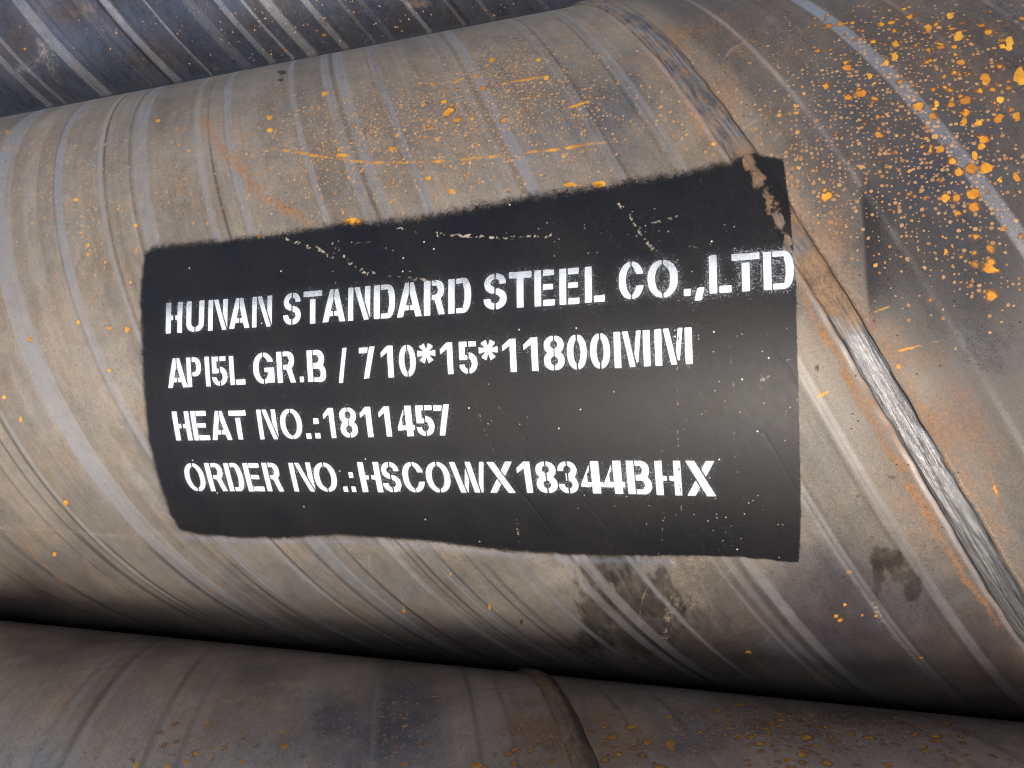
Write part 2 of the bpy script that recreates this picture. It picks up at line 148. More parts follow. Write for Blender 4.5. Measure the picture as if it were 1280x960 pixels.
BLOBS = {'b': [('brown', -1023.9, -171.8, [0.01613, -0.01037, -0.00403, -0.02419], 0.4, 0.7),
       ('brown', -1011.7, -263.7, [0.01062, -0.00896, -0.00398, -0.02789], 0.3, 0.7),
       ('brown', -905.6, -176.2, [0.01148, -0.0068, -0.00638, -0.04252], 0.7, 0.7),
       ('brown', -1050.4, -199.8, [0.01566, -0.01096, -0.00365, -0.02244], 0.6, 0.6),
       ('brown', -820.3, -248.1, [0.01767, -0.01119, -0.00412, -0.02239], 0.5, 0.7),
       ('brown', -624.3, -229.4, [0.0132, -0.00635, -0.00587, -0.03421], 0.5, 0.7),
       ('brown', -751.4, -248.7, [0.01234, -0.00723, -0.00511, -0.03149], 0.2, 0.7),
       ('brown', -498.8, -271.0, [0.00791, -0.00327, -0.0045, -0.024], 0.35, 0.7),
       ('brown', -336.4, -280.3, [0.01059, -0.00314, -0.00588, -0.03529], 0.5, 0.7),
       ('blue', -934.1, -263.9, [0.01081, -0.00811, -0.00473, -0.0277], 0.7, 0.6),
       ('blue', -702.6, -256.9, [0.01085, -0.00636, -0.00393, -0.02356], 0.6, 0.6),
       ('blue', -829.9, -194.1, [0.01429, -0.00816, -0.00446, -0.02423], 0.5, 0.6),
       ('spray', -740.4, -229.6, [0.01243, -0.00666, -0.004, -0.02464], 0.3, 0.5),
       ('spray', -466.6, -276.7, [0.00707, -0.00278, -0.00455, -0.025], 0.3, 0.5),
       ('pale', -990.1, -167.0, [0.02174, -0.01242, -0.00543, -0.03261], 0.2, 0.8),
       ('ochre', -614.5, -275.0, [0.37225, -0.20538, -0.07702, -0.43643], 1, 0.4),
       ('ochre', -1028.3, -204.5, [0.28894, -0.20923, -0.10462, -0.64264], 0.8, 0.4),
       ('ochre', -942.9, -217.2, [0.4546, -0.31352, -0.10973, -0.64271], 0.6, 0.4),
       ('ochre', -549.9, -266.2, [0.23215, -0.11207, -0.08005, -0.44028], 0.5, 0.5),
       ('rust', -412.8, -252.4, [0.04727, -0.01636, -0.0303, -0.18182], 0.4, 0.8),
       ('rust', -903.0, -171.5, [0.02326, -0.01329, -0.00872, -0.04859], 0.25, 0.8),
       ('rust', -606.7, -218.0, [0.02045, -0.00909, -0.01515, -0.08586], 0.2, 0.8),
       ('pale', -729.6, -279.9, [0.1835, -0.11839, -0.03552, -0.21902], 0.6, 0.7),
       ('speck', -605.7, -242.5, [0.00269, -0.0014, -0.00299, -0.01697], 0.1, 0.3)],
 'l': [('blue', -267.4, 527.7, [0.01765, 0.00882, 0.00234, -0.01055], 1, 0.3),
       ('blue', -314.9, 505.9, [0.02448, 0.01486, 0.0035, -0.01573], 0.8, 0.5),
       ('blue', -66.6, 541.4, [0.03252, 0.00305, 0.0061, -0.02287], 0.6, 0.6),
       ('blue', -351.6, 470.5, [0.02511, 0.01826, 0.00548, -0.02329], 0.4, 0.6),
       ('brown', -152.4, 531.4, [0.01619, 0.00455, 0.00239, -0.01272], 0.8, 0.6),
       ('brown', -599.2, 540.4, [0.00617, 0.00689, 0.00305, -0.01404], 0.4, 0.5),
       ('steel', -564.8, 478.9, [0.00934, 0.01114, 0.00431, -0.02371], 0.3, 0.6),
       ('pale', -519.5, 425.5, [0.01494, 0.01651, 0.00708, -0.04481], 0.5, 0.5),
       ('deep', -411.2, 550.8, [0.01398, 0.01073, 0.00366, -0.01463], 0.5, 0.5),
       ('deep', -614.4, 599.4, [0.00601, 0.00624, 0.00536, -0.01191], 0.6, 0.5),
       ('brown', 4.4, 590.3, [0.0118, -0.00023, 0.00545, -0.01453], 0.5, 0.6),
       ('brown', -478.4, 534.4, [0.01362, 0.01219, 0.00403, -0.01613], 0.4, 0.5),
       ('pale', -540.1, 429.5, [0.0203, 0.02457, 0.00481, -0.03365], 0.35, 0.6),
       ('pale', -474.4, 433.1, [0.02257, 0.02375, 0.00713, -0.04513], 0.25, 0.6),
       ('rust', -165.5, 517.6, [0.025, 0.00714, 0.00417, -0.01667], 0.7, 0.9),
       ('rust', -109.4, 554.6, [0.04426, 0.00837, 0.00342, -0.01094], 0.75, 0.9), ('rust', -15.9, 543.5, [0.01948, 0.0, 0.0067, -0.02344], 0.25, 0.9),
       ('speck', -376.2, 504.1, [0.01099, 0.00824, 0.0034, -0.01531], 0.7, 0.3), ('speck', -430.6, 456.1, [0.00884, 0.008, 0.00632, -0.03], 0.5, 0.3),
       ('speck', -1.0, 572.6, [0.01176, 0.0, 0.00465, -0.01744], 1, 0.3), ('speck', -147.0, 512.0, [0.01898, 0.00511, 0.00438, -0.0219], 0.7, 0.3),
       ('speck', -267.9, 516.0, [0.01316, 0.00658, 0.00351, -0.01491], 0.4, 0.3),
       ('speck', -75.5, 528.5, [0.03215, 0.00443, 0.00665, -0.02494], 0.6, 0.3), ('blot', 3.9, 560.6, [0.01185, -0.00031, 0.00471, -0.01767], 1, 0.2),
       ('blot', -175.7, 496.8, [0.02941, 0.0098, 0.00735, -0.03922], 0.6, 0.2),
       ('blot', -105.8, 521.4, [0.03218, 0.00575, 0.00517, -0.02586], 0.7, 0.2),
       ('blot', -387.5, 463.9, [0.01641, 0.01268, 0.00503, -0.0302], 0.3, 0.2),
       ('blot', 90.6, 574.1, [0.02853, -0.00487, 0.00928, -0.02597], 0.6, 0.2),
       ('ochre', -334.8, 471.2, [0.27347, 0.18646, 0.05967, -0.33811], 1, 0.7),
       ('ochre', -356.2, 451.5, [0.43379, 0.31963, 0.08562, -0.48516], 1, 0.5), ('ochre', -395.8, 452.8, [0.3867, 0.32869, 0.07251, -0.4592], 1, 0.5),
       ('ochre', -396.9, 444.3, [0.40598, 0.34188, 0.08013, -0.48077], 1, 0.5),
       ('ochre', -408.5, 439.3, [0.33333, 0.31481, 0.11111, -0.66667], 1, 0.5), ('ochre', -433.9, 435.6, [0.4, 0.37778, 0.08333, -0.5], 1, 0.5),
       ('ochre', -346.8, 485.6, [0.5, 0.35417, 0.11111, -0.5], 1, 0.4), ('ochre', -411.0, 483.8, [0.37269, 0.31306, 0.07454, -0.35405], 1, 0.6),
       ('ochre', -194.7, 479.9, [0.30474, 0.11082, 0.05541, -0.29551], 1, 0.6),
       ('ochre', -242.0, 470.6, [0.39845, 0.18974, 0.08538, -0.45537], 0.8, 0.6),
       ('ochre', 85.7, 577.9, [0.29372, -0.04781, 0.08538, -0.25615], 0.9, 0.8),
       ('ochre', -3.8, 526.6, [0.33333, -0.01235, 0.06667, -0.31111], 0.9, 0.7),
       ('ochre', -33.7, 550.1, [0.54722, 0.03127, 0.07817, -0.29315], 0.9, 0.6),
       ('ochre', -13.9, 575.9, [0.51724, 0.01149, 0.07184, -0.22989], 0.9, 0.6),
       ('ochre', -76.5, 528.3, [0.3349, 0.04619, 0.03695, -0.13858], 0.8, 0.8)],
 'm': [('ochre', -312.7, 89.9, [0.11362, 0.01623, -0.04599, -0.33726], 1, 0.5),
       ('ochre', -117.1, 97.3, [0.16681, 0.00878, -0.06146, -0.36873], 1, 0.7), ('ochre', -139.1, 100.0, [0.20425, 0.0, -0.0645, -0.54825], 0.7, 0.9),
       ('ochre', -167.2, 208.3, [0.43345, 0.05593, -0.08389, -0.27964], 1, 0.4),
       ('ochre', -220.7, 248.5, [0.3876, 0.08306, -0.0646, -0.21226], 1, 0.4),
       ('ochre', -567.7, 245.0, [0.34453, 0.20525, -0.07819, -0.34209], 1, 0.4),
       ('ochre', -426.7, 216.9, [0.32593, 0.13214, -0.06607, -0.30832], 1, 0.5),
       ('ochre', -419.4, 198.1, [0.33578, 0.1221, -0.07631, -0.34341], 1, 0.5),
       ('ochre', -617.6, 146.5, [0.35569, 0.15244, -0.06775, -0.52507], 1, 0.4),
       ('ochre', -288.9, 153.7, [0.39308, 0.07862, -0.06289, -0.34591], 1, 0.5),
       ('ochre', -252.2, 120.2, [0.40471, 0.05519, -0.09198, -0.64386], 1, 0.5), ('ochre', -643.1, 12.1, [0.3592, 0.0, -0.03265, -0.47348], 1, 0.4),
       ('ochre', -662.2, -60.7, [0.46296, -0.12626, 0.0, -0.37879], 1, 0.4), ('ochre', -585.2, 24.2, [0.5144, 0.0, -0.01837, -0.49603], 1, 0.3),
       ('ochre', -549.4, 17.4, [0.3858, 0.0, -0.04899, -0.66138], 1, 0.3), ('ochre', -529.8, 15.0, [0.40064, 0.0, -0.03053, -0.39683], 1, 0.5),
       ('ochre', -551.4, -19.3, [0.38445, -0.03661, -0.01831, -0.49429], 0.9, 0.3),
       ('ochre', -637.4, -144.3, [0.34132, -0.16434, 0.01011, -0.31351], 1, 0.4),
       ('ochre', -689.2, -208.7, [0.32934, -0.22584, 0.01882, -0.31052], 0.9, 0.4),
       ('ochre', -679.1, -40.2, [0.34722, -0.06313, 0.0, -0.47348], 0.8, 0.4),
       ('ochre', -379.4, 241.4, [0.41628, 0.15489, -0.06196, -0.21685], 1, 0.5),
       ('ochre', -269.5, 226.3, [0.46548, 0.12581, -0.10064, -0.40258], 1, 0.4),
       ('ochre', -350.0, 225.2, [0.58382, 0.18437, -0.10755, -0.39946], 1, 0.4),
       ('ochre', -230.6, 105.6, [0.26419, 0.02516, -0.07548, -0.50322], 0.6, 0.8),
       ('ochre', -585.6, 96.0, [0.48876, 0.14255, -0.03055, -0.44294], 0.9, 0.4),
       ('ochre', -583.1, 86.5, [0.50786, 0.1104, -0.06624, -0.61827], 0.9, 0.4),
       ('ochre', -400.8, 85.7, [0.36888, 0.0503, -0.08384, -0.64275], 0.9, 0.5),
       ('ochre', -334.4, 154.5, [0.15728, 0.0363, -0.07259, -0.41739], 0.6, 0.8),
       ('ochre', -230.1, 227.0, [0.40323, 0.08961, -0.08401, -0.30802], 0.8, 0.4),
       ('ochre', -223.3, 173.7, [0.51489, 0.09902, -0.15843, -0.83175], 0.8, 0.4),
       ('ochre', -178.0, 235.1, [0.52438, 0.08503, -0.13228, -0.39683], 0.9, 0.4),
       ('ochre', -802.7, 284.8, [0.2293, 0.20731, -0.05497, -0.19239], 0.4, 0.5),
       ('ochre', -534.2, 109.7, [0.38402, 0.11201, -0.048, -0.44803], 0.8, 0.4),
       ('ochre', -610.9, 299.2, [0.33754, 0.23499, -0.13672, -0.3589], 0.9, 0.4),
       ('ochre', 55.6, -221.9, [0.92101, 0.03684, 0.11052, -0.82891], 0.6, 0.4),
       ('ochre', 35.7, -212.3, [0.69061, 0.02878, 0.07673, -0.57551], 0.9, 0.4), ('ochre', 32.9, -228.8, [0.55556, 0.0, 0.06859, -0.5144], 0.9, 0.5),
       ('ochre', 47.1, -222.0, [0.92101, 0.03684, 0.07368, -0.55261], 0.9, 0.4),
       ('ochre', 87.1, -267.9, [0.54592, 0.04817, 0.12042, -0.60212], 0.9, 0.4),
       ('ochre', -31.5, -280.5, [0.38904, -0.01945, 0.05836, -0.35014], 0.7, 0.6),
       ('ochre', 17.7, -319.7, [0.57585, 0.01028, 0.10283, -0.37019], 0.8, 0.4),
       ('ochre', -233.9, -241.9, [0.64688, -0.17123, 0.01631, -0.17939], 0.8, 0.5),
       ('ochre', -258.6, -204.6, [0.6705, -0.19157, 0.03592, -0.75431], 0.8, 0.4),
       ('ochre', -318.5, -258.6, [0.60589, -0.2175, 0.04661, -0.37286], 0.8, 0.4),
       ('ochre', 30.2, -224.7, [0.8639, 0.03323, 0.06645, -0.53163], 0.8, 0.4), ('ochre', 65.7, -37.8, [0.53419, -0.03561, 0.0, -0.55556], 0.7, 0.6),
       ('ochre', 38.3, -181.2, [0.46296, 0.0, 0.03307, -0.49603], 0.4, 0.8),
       ('ochre', -521.0, -248.3, [0.49048, -0.27515, 0.05383, -0.53833], 0.8, 0.3),
       ('ochre', -677.8, -402.8, [0.42321, -0.76947, 0.05771, 1.78901], 0.6, 0.3),
       ('ochre', -39.9, 118.7, [0.52083, 0.0, -0.13706, -0.73099], 0.8, 0.5), ('ochre', -39.9, 139.8, [0.65104, 0.0, -0.08681, -0.69444], 0.8, 0.4),
       ('ochre', 122.6, 140.8, [0.39114, -0.04117, -0.04117, -0.17841], 0.9, 0.7),
       ('ochre', 112.3, 181.5, [0.38842, -0.05297, -0.04237, -0.18362], 1, 0.7),
       ('ochre', 96.1, 194.0, [0.4845, -0.04037, -0.05383, -0.18842], 0.9, 0.7),
       ('ochre', 140.8, 140.2, [0.33784, -0.03754, -0.03519, -0.14077], 1, 0.7),
       ('ochre', 138.8, 167.3, [0.47893, -0.06842, -0.03991, -0.15964], 1, 0.7),
       ('ochre', 116.1, 78.3, [0.49092, -0.03068, -0.06136, -0.36819], 1, 0.6),
       ('ochre', 135.5, 111.5, [0.45351, -0.02834, -0.04409, -0.2866], 1, 0.6),
       ('ochre', 128.5, 124.3, [0.5294, -0.03114, -0.06228, -0.40483], 1, 0.6),
       ('ochre', 108.3, 112.1, [0.56757, -0.06677, -0.04452, -0.26709], 1, 0.6),
       ('ochre', 111.8, 87.8, [0.68729, -0.04296, -0.05369, -0.32216], 1, 0.6), ('ochre', 74.3, 172.0, [0.5895, -0.0268, -0.04466, -0.20841], 1, 0.6),
       ('ochre', 58.6, 157.5, [0.72917, -0.06944, -0.06944, -0.32407], 1, 0.5),
       ('ochre', 94.3, 127.5, [0.79449, -0.04414, -0.05044, -0.32789], 1, 0.5),
       ('ochre', 123.8, 70.6, [0.69061, -0.04604, -0.03837, -0.46041], 1, 0.5),
       ('ochre', 110.2, 202.8, [0.51149, -0.05902, -0.09836, -0.25574], 1, 0.5),
       ('rust', -53.2, 204.5, [0.03236, 0.00116, -0.00424, -0.01801], 0.45, 0.9),
       ('rust', -33.1, 151.2, [0.07212, 0.0, -0.00487, -0.02597], 0.5, 0.9), ('rust', -57.0, 134.6, [0.04167, 0.0, -0.00804, -0.04286], 0.35, 0.9),
       ('rust', 35.7, 41.9, [0.0574, -0.00383, -0.00219, -0.02843], 0.35, 0.9),
       ('rust', -95.7, 226.9, [0.04253, 0.00258, -0.00773, -0.0232], 0.3, 0.9), ('rust', 15.4, -16.9, [0.07653, 0.0, -0.00238, -0.03333], 0.28, 0.9),
       ('rust', 94.9, -35.0, [0.0355, -0.00254, -0.00444, -0.05325], 0.25, 0.9),
       ('rust', 113.6, -131.0, [0.05743, 0.00338, 0.00169, -0.02196], 0.3, 0.9), ('rust', -8.8, 221.0, [0.02206, 0.0, -0.00633, -0.02151], 0.25, 0.9),
       ('rust', -160.8, 194.2, [0.02574, 0.00368, -0.00441, -0.02206], 0.2, 0.9),
       ('rust', -258.6, 178.8, [0.01184, 0.00263, -0.00301, -0.01654], 0.13, 0.8), ('rust', -20.0, 135.0, [0.05, 0.0, -0.0075, -0.0375], 0.3, 0.9),
       ('rust', -140.9, 284.5, [0.04867, 0.00708, -0.01062, -0.02336], 0.25, 0.9),
       ('rust', 137.3, 194.5, [0.03947, -0.00658, -0.00987, -0.02961], 0.35, 0.9), ('rust', 65.0, -24.2, [0.07692, 0.0, 0.0, -0.05357], 0.5, 0.9),
       ('rust', -720.9, 227.0, [0.01801, 0.01281, -0.004, -0.01951], 0.1, 0.8), ('rust', 77.6, -68.6, [0.04615, 0.0, 0.0, -0.04], 0.2, 0.9),
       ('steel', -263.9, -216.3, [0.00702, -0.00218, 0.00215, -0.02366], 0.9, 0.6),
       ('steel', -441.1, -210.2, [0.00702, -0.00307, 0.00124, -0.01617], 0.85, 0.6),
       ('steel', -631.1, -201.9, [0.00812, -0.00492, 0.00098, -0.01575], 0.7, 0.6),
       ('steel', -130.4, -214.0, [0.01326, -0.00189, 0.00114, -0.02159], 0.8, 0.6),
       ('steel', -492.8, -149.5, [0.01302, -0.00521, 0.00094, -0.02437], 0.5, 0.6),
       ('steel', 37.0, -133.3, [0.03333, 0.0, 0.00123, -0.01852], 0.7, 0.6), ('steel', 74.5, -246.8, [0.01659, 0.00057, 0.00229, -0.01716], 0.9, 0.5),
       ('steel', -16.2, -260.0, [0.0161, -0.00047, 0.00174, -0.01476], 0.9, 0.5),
       ('steel', -165.1, 177.4, [0.01706, 0.00197, -0.00394, -0.01969], 0.5, 0.7),
       ('steel', 39.1, 124.8, [0.02857, 0.0, -0.00185, -0.01389], 0.6, 0.7),
       ('steel', -104.2, 181.4, [0.04203, 0.00162, -0.00431, -0.0194], 0.5, 0.7),
       ('steel', 103.4, -21.2, [0.03571, 0.0, -0.00223, -0.02679], 0.6, 0.6),
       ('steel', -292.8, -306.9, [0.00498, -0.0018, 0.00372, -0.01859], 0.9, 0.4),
       ('steel', -671.4, 183.3, [0.01373, 0.00767, -0.00202, -0.01373], 0.25, 0.8),
       ('steel', -430.8, 139.0, [0.02006, 0.0054, -0.0037, -0.02407], 0.25, 0.8),
       ('brown', -723.5, -243.7, [0.01115, -0.00882, 0.00156, -0.01867], 0.4, 0.6),
       ('brown', -846.0, -326.6, [0.01328, -0.01386, 0.00234, -0.01343], 0.5, 0.6),
       ('steel', -340.9, 185.6, [0.02184, 0.00602, -0.00301, -0.01807], 0.3, 0.8),
       ('blue', -114.0, 151.7, [0.02428, 0.00211, -0.00591, -0.0266], 0.35, 0.7),
       ('blue', -154.1, 129.5, [0.02418, 0.0022, -0.00769, -0.04615], 0.3, 0.6),
       ('grey', 54.2, 141.3, [0.02649, -0.00139, -0.00304, -0.01419], 0.85, 0.4), ('grey', 96.0, 92.7, [0.02078, -0.0013, -0.0022, -0.01429], 1, 0.3),
       ('grey', 104.6, 21.2, [0.02485, -0.00178, -0.00127, -0.01522], 1, 0.3),
       ('grey', 131.6, 151.8, [0.02816, -0.00296, -0.00323, -0.01401], 0.85, 0.4),
       ('brown', 103.1, 172.5, [0.02055, -0.00187, -0.00514, -0.02226], 0.6, 0.7),
       ('brown', 131.8, 115.0, [0.04904, -0.00577, -0.00481, -0.02885], 0.5, 0.6),
       ('blue', 94.9, 76.8, [0.0287, -0.00191, -0.00191, -0.02487], 0.4, 0.6), ('grey', 115.5, -50.0, [0.05, 0.0, 0.0, -0.02679], 0.5, 0.6),
       ('grey', -115.1, 167.3, [0.0283, 0.00236, -0.00404, -0.01819], 0.4, 0.7),
       ('grey', 52.7, 10.6, [0.04592, -0.00306, -0.00255, -0.03316], 0.4, 0.7), ('blue', 19.8, -217.2, [0.0375, 0.0, 0.003, -0.024], 0.75, 0.7),
       ('blue', 49.4, -260.9, [0.0206, 0.00125, 0.00281, -0.01498], 0.8, 0.6), ('blue', 32.3, -171.2, [0.05, 0.0, 0.00238, -0.03571], 0.4, 0.7),
       ('blue', -14.5, -208.0, [0.05882, 0.0, 0.00706, -0.06], 0.4, 0.6), ('blue', 2.3, -166.2, [0.04688, 0.0, 0.00375, -0.06], 0.2, 0.5),
       ('blue', -457.3, -244.5, [0.00666, -0.00333, 0.00223, -0.02085], 0.25, 0.5),
       ('blue', -659.6, -214.6, [0.01183, -0.00778, 0.00216, -0.03571], 0.25, 0.5),
       ('blue', -99.5, 197.9, [0.09409, 0.00672, -0.00484, -0.02177], 0.35, 0.6),
       ('brown', -60.0, -225.4, [0.01977, -0.00141, 0.00182, -0.01544], 0.5, 0.7),
       ('brown', 71.1, -182.4, [0.03559, 0.00169, 0.00169, -0.02373], 0.2, 0.6),
       ('brown', 106.8, -224.6, [0.03531, 0.00282, 0.00242, -0.01695], 0.55, 0.7), ('brown', -78.5, 118.1, [0.02521, 0.0, -0.00882, -0.05], 0.3, 0.7),
       ('brown', -35.6, -302.7, [0.02112, -0.00129, 0.00345, -0.01552], 0.5, 0.7),
       ('deep', 6.5, -236.5, [0.01255, -0.00043, 0.00216, -0.01732], 0.9, 0.5),
       ('deep', 98.9, -243.4, [0.01643, 0.00176, 0.00201, -0.01509], 0.95, 0.5),
       ('deep', 37.3, -184.8, [0.02848, 0.00136, 0.00237, -0.0356], 0.6, 0.6), ('blue', 38.4, -242.0, [0.01818, 0.0, 0.0023, -0.01724], 0.6, 0.5),
       ('deep', -35.7, -197.7, [0.03133, -0.00131, 0.00196, -0.03133], 0.4, 0.7),
       ('deep', 131.7, -238.8, [0.04252, 0.00472, 0.00131, -0.01837], 0.6, 0.5),
       ('deep', 64.4, -248.2, [0.01043, 0.0007, 0.00165, -0.01239], 0.6, 0.4),
       ('blue', 6.3, -256.7, [0.02358, -0.00074, 0.00354, -0.01886], 0.5, 0.5), ('rust', 78.6, -132.0, [0.04615, 0.0, 0.0, -0.02381], 0.3, 0.9),
       ('rust', 51.2, -58.1, [0.03571, 0.0, 0.0, -0.025], 0.25, 0.9), ('rust', 90.6, -78.7, [0.03297, 0.0022, 0.0, -0.02857], 0.3, 0.9),
       ('deep', -75.7, -269.2, [0.02122, -0.00229, 0.00306, -0.01835], 0.6, 0.8),
       ('deep', 141.0, -305.7, [0.03423, 0.00521, 0.00357, -0.0125], 0.8, 0.5), ('deep', 57.3, -197.8, [0.03571, 0.0, 0.00233, -0.03261], 0.4, 0.7),
       ('deep', -884.2, -362.4, [0.01263, -0.01402, 0.002, -0.00832], 0.7, 0.5),
       ('deep', -767.2, -269.2, [0.01451, -0.01283, 0.00268, -0.02545], 0.4, 0.6),
       ('steel', 91.9, -131.6, [0.04615, 0.00271, 0.0, -0.01961], 0.5, 0.7), ('steel', 82.0, -58.8, [0.02564, 0.0, 0.0, -0.01948], 0.6, 0.7),
       ('steel', 27.9, -88.8, [0.04286, 0.0, 0.0, -0.01562], 0.55, 0.7), ('steel', 121.1, -178.9, [0.03817, 0.00382, 0.00127, -0.01654], 0.8, 0.6),
       ('brown', 119.6, -159.9, [0.04576, 0.00508, 0.00212, -0.02754], 0.4, 0.7), ('brown', 86.5, -88.8, [0.03846, 0.0, 0.0, -0.03125], 0.35, 0.7),
       ('deep', -249.2, -316.0, [0.00618, -0.00199, 0.00658, -0.02632], 0.6, 0.5), ('brown', 64.5, -88.8, [0.05769, 0.0, 0.0, -0.0375], 0.2, 0.7),
       ('brown', 115.6, -59.5, [0.0625, 0.0, 0.0, -0.03571], 0.15, 0.7), ('brown', 111.4, -314.0, [0.0323, 0.00388, 0.00388, -0.01453], 0.5, 0.5),
       ('oil', -123.5, -186.0, [0.03996, -0.005, 0.00233, -0.04196], 0.68, 0.9),
       ('oil', -106.3, -216.3, [0.02887, -0.00309, 0.00189, -0.03592], 0.68, 0.9),
       ('oil', -142.7, -244.4, [0.06707, -0.0122, 0.00188, -0.01782], 0.68, 0.9),
       ('oil', -111.5, -256.8, [0.02672, -0.00382, 0.00204, -0.01934], 0.6, 0.9),
       ('oil', 58.8, -169.7, [0.07667, 0.00383, 0.00623, -0.09344], 0.8, 1.0), ('oil', 76.3, -192.6, [0.15257, 0.00693, 0.00373, -0.05228], 0.8, 1.0),
       ('oil', 68.5, -177.1, [0.12458, 0.00623, 0.00498, -0.07475], 0.6, 1.0), ('oil', 55.8, -180.0, [0.21429, 0.0, 0.00567, -0.07937], 0.6, 1.0),
       ('oil', -72.1, -295.2, [0.01778, -0.00151, 0.00255, -0.01617], 0.4, 0.9),
       ('oil', -158.9, -282.7, [0.09257, -0.01722, 0.00459, -0.02411], 0.5, 0.9),
       ('oil', -210.6, -260.8, [0.70457, -0.16687, 0.02781, -0.20396], 1, 0.3), ('oil', 20.5, -37.2, [0.71429, 0.0, 0.0, -0.4], 1, 0.5),
       ('oil', -39.9, 140.5, [0.46875, 0.0, -0.14063, -0.75], 1, 0.5), ('oil', -460.2, 315.2, [0.17606, 0.0939, -0.07042, -0.14867], 1, 0.7),
       ('oil', -447.3, 289.0, [0.28302, 0.14151, -0.11149, -0.28302], 1, 0.7), ('oil', 62.8, -108.4, [0.26786, 0.0, 0.0, -0.58824], 0.5, 0.8),
       ('oil', 42.7, -121.6, [0.53571, 0.0, 0.04202, -0.58824], 0.6, 0.6), ('pale', -540.2, -31.5, [0.01852, -0.00185, 0.0, -0.01667], 0.25, 0.6),
       ('pale', -253.0, -173.8, [0.00949, -0.00237, 0.00527, -0.10549], 0.35, 0.4),
       ('pale', -165.0, -195.3, [0.02677, -0.00428, 0.00514, -0.04882], 0.2, 0.5),
       ('pale', -484.6, 173.4, [0.00888, 0.00355, -0.00321, -0.01795], 0.1, 0.6),
       ('pale', -641.6, -21.3, [0.01471, -0.00201, -0.00043, -0.01234], 0.12, 0.6),
       ('speck', -273.3, 181.7, [0.00946, 0.00203, -0.0029, -0.01593], 1, 0.3),
       ('speck', -208.6, 205.5, [0.01585, 0.00307, -0.00288, -0.01265], 1, 0.3),
       ('speck', -376.4, 173.6, [0.0115, 0.0037, -0.00226, -0.01412], 0.6, 0.3),
       ('speck', -139.6, 172.2, [0.02294, 0.00184, -0.00428, -0.02034], 0.6, 0.3),
       ('speck', 72.6, 137.8, [0.01514, -0.0008, -0.00257, -0.01201], 0.9, 0.3),
       ('speck', 94.6, 71.6, [0.0226, -0.00151, -0.00184, -0.0221], 0.9, 0.3), ('speck', 14.7, 116.4, [0.02857, 0.0, -0.00278, -0.02083], 0.5, 0.3),
       ('speck', -626.7, 176.4, [0.00818, 0.00396, -0.00186, -0.01226], 0.25, 0.3),
       ('speck', 36.6, 67.9, [0.04286, 0.0, -0.00223, -0.03125], 0.6, 0.3), ('speck', -732.7, 243.0, [0.015, 0.0111, -0.00405, -0.018], 0.4, 0.3),
       ('speck', -586.9, 100.9, [0.04267, 0.01244, -0.00222, -0.02148], 0.5, 0.4),
       ('speck', -63.0, 157.0, [0.02964, 0.00129, -0.00387, -0.02191], 0.4, 0.3), ('speck', 108.3, 11.4, [0.02885, 0.0, -0.0033, -0.04286], 0.5, 0.3),
       ('speck', -503.6, 176.5, [0.01859, 0.00779, -0.003, -0.01739], 0.3, 0.3),
       ('blot', 121.8, 140.9, [0.03025, -0.00336, -0.0024, -0.01561], 1, 0.2),
       ('blot', 80.5, 178.1, [0.03003, -0.00273, -0.00478, -0.02229], 0.75, 0.2),
       ('blot', 103.0, 70.6, [0.04144, -0.00276, -0.00276, -0.03315], 0.7, 0.2),
       ('blot', 48.4, 203.5, [0.0392, -0.00302, -0.00603, -0.02261], 0.5, 0.2), ('blot', 32.3, 76.5, [0.07143, 0.0, -0.00335, -0.04688], 0.4, 0.2),
       ('blot', 106.6, 21.0, [0.03297, 0.0, -0.00275, -0.03571], 0.35, 0.2),
       ('blot', 57.7, 121.7, [0.04235, -0.00235, -0.00706, -0.03294], 0.35, 0.2),
       ('blot', -247.9, 195.0, [0.01574, 0.00326, -0.00326, -0.01792], 0.12, 0.2),
       ('spray', 100.4, 21.5, [0.02098, 0.0, -0.0015, -0.01948], 0.55, 0.3), ('spray', 111.5, -26.3, [0.03297, 0.0, 0.0, -0.03061], 0.45, 0.3),
       ('spray', 83.4, 100.1, [0.01906, -0.00112, -0.00245, -0.0159], 0.3, 0.3), ('spray', 66.9, 39.1, [0.05357, 0.0, -0.00571, -0.04], 0.3, 0.3),
       ('spray', 70.7, 23.9, [0.05128, 0.0, -0.003, -0.03896], 0.35, 0.3)]}
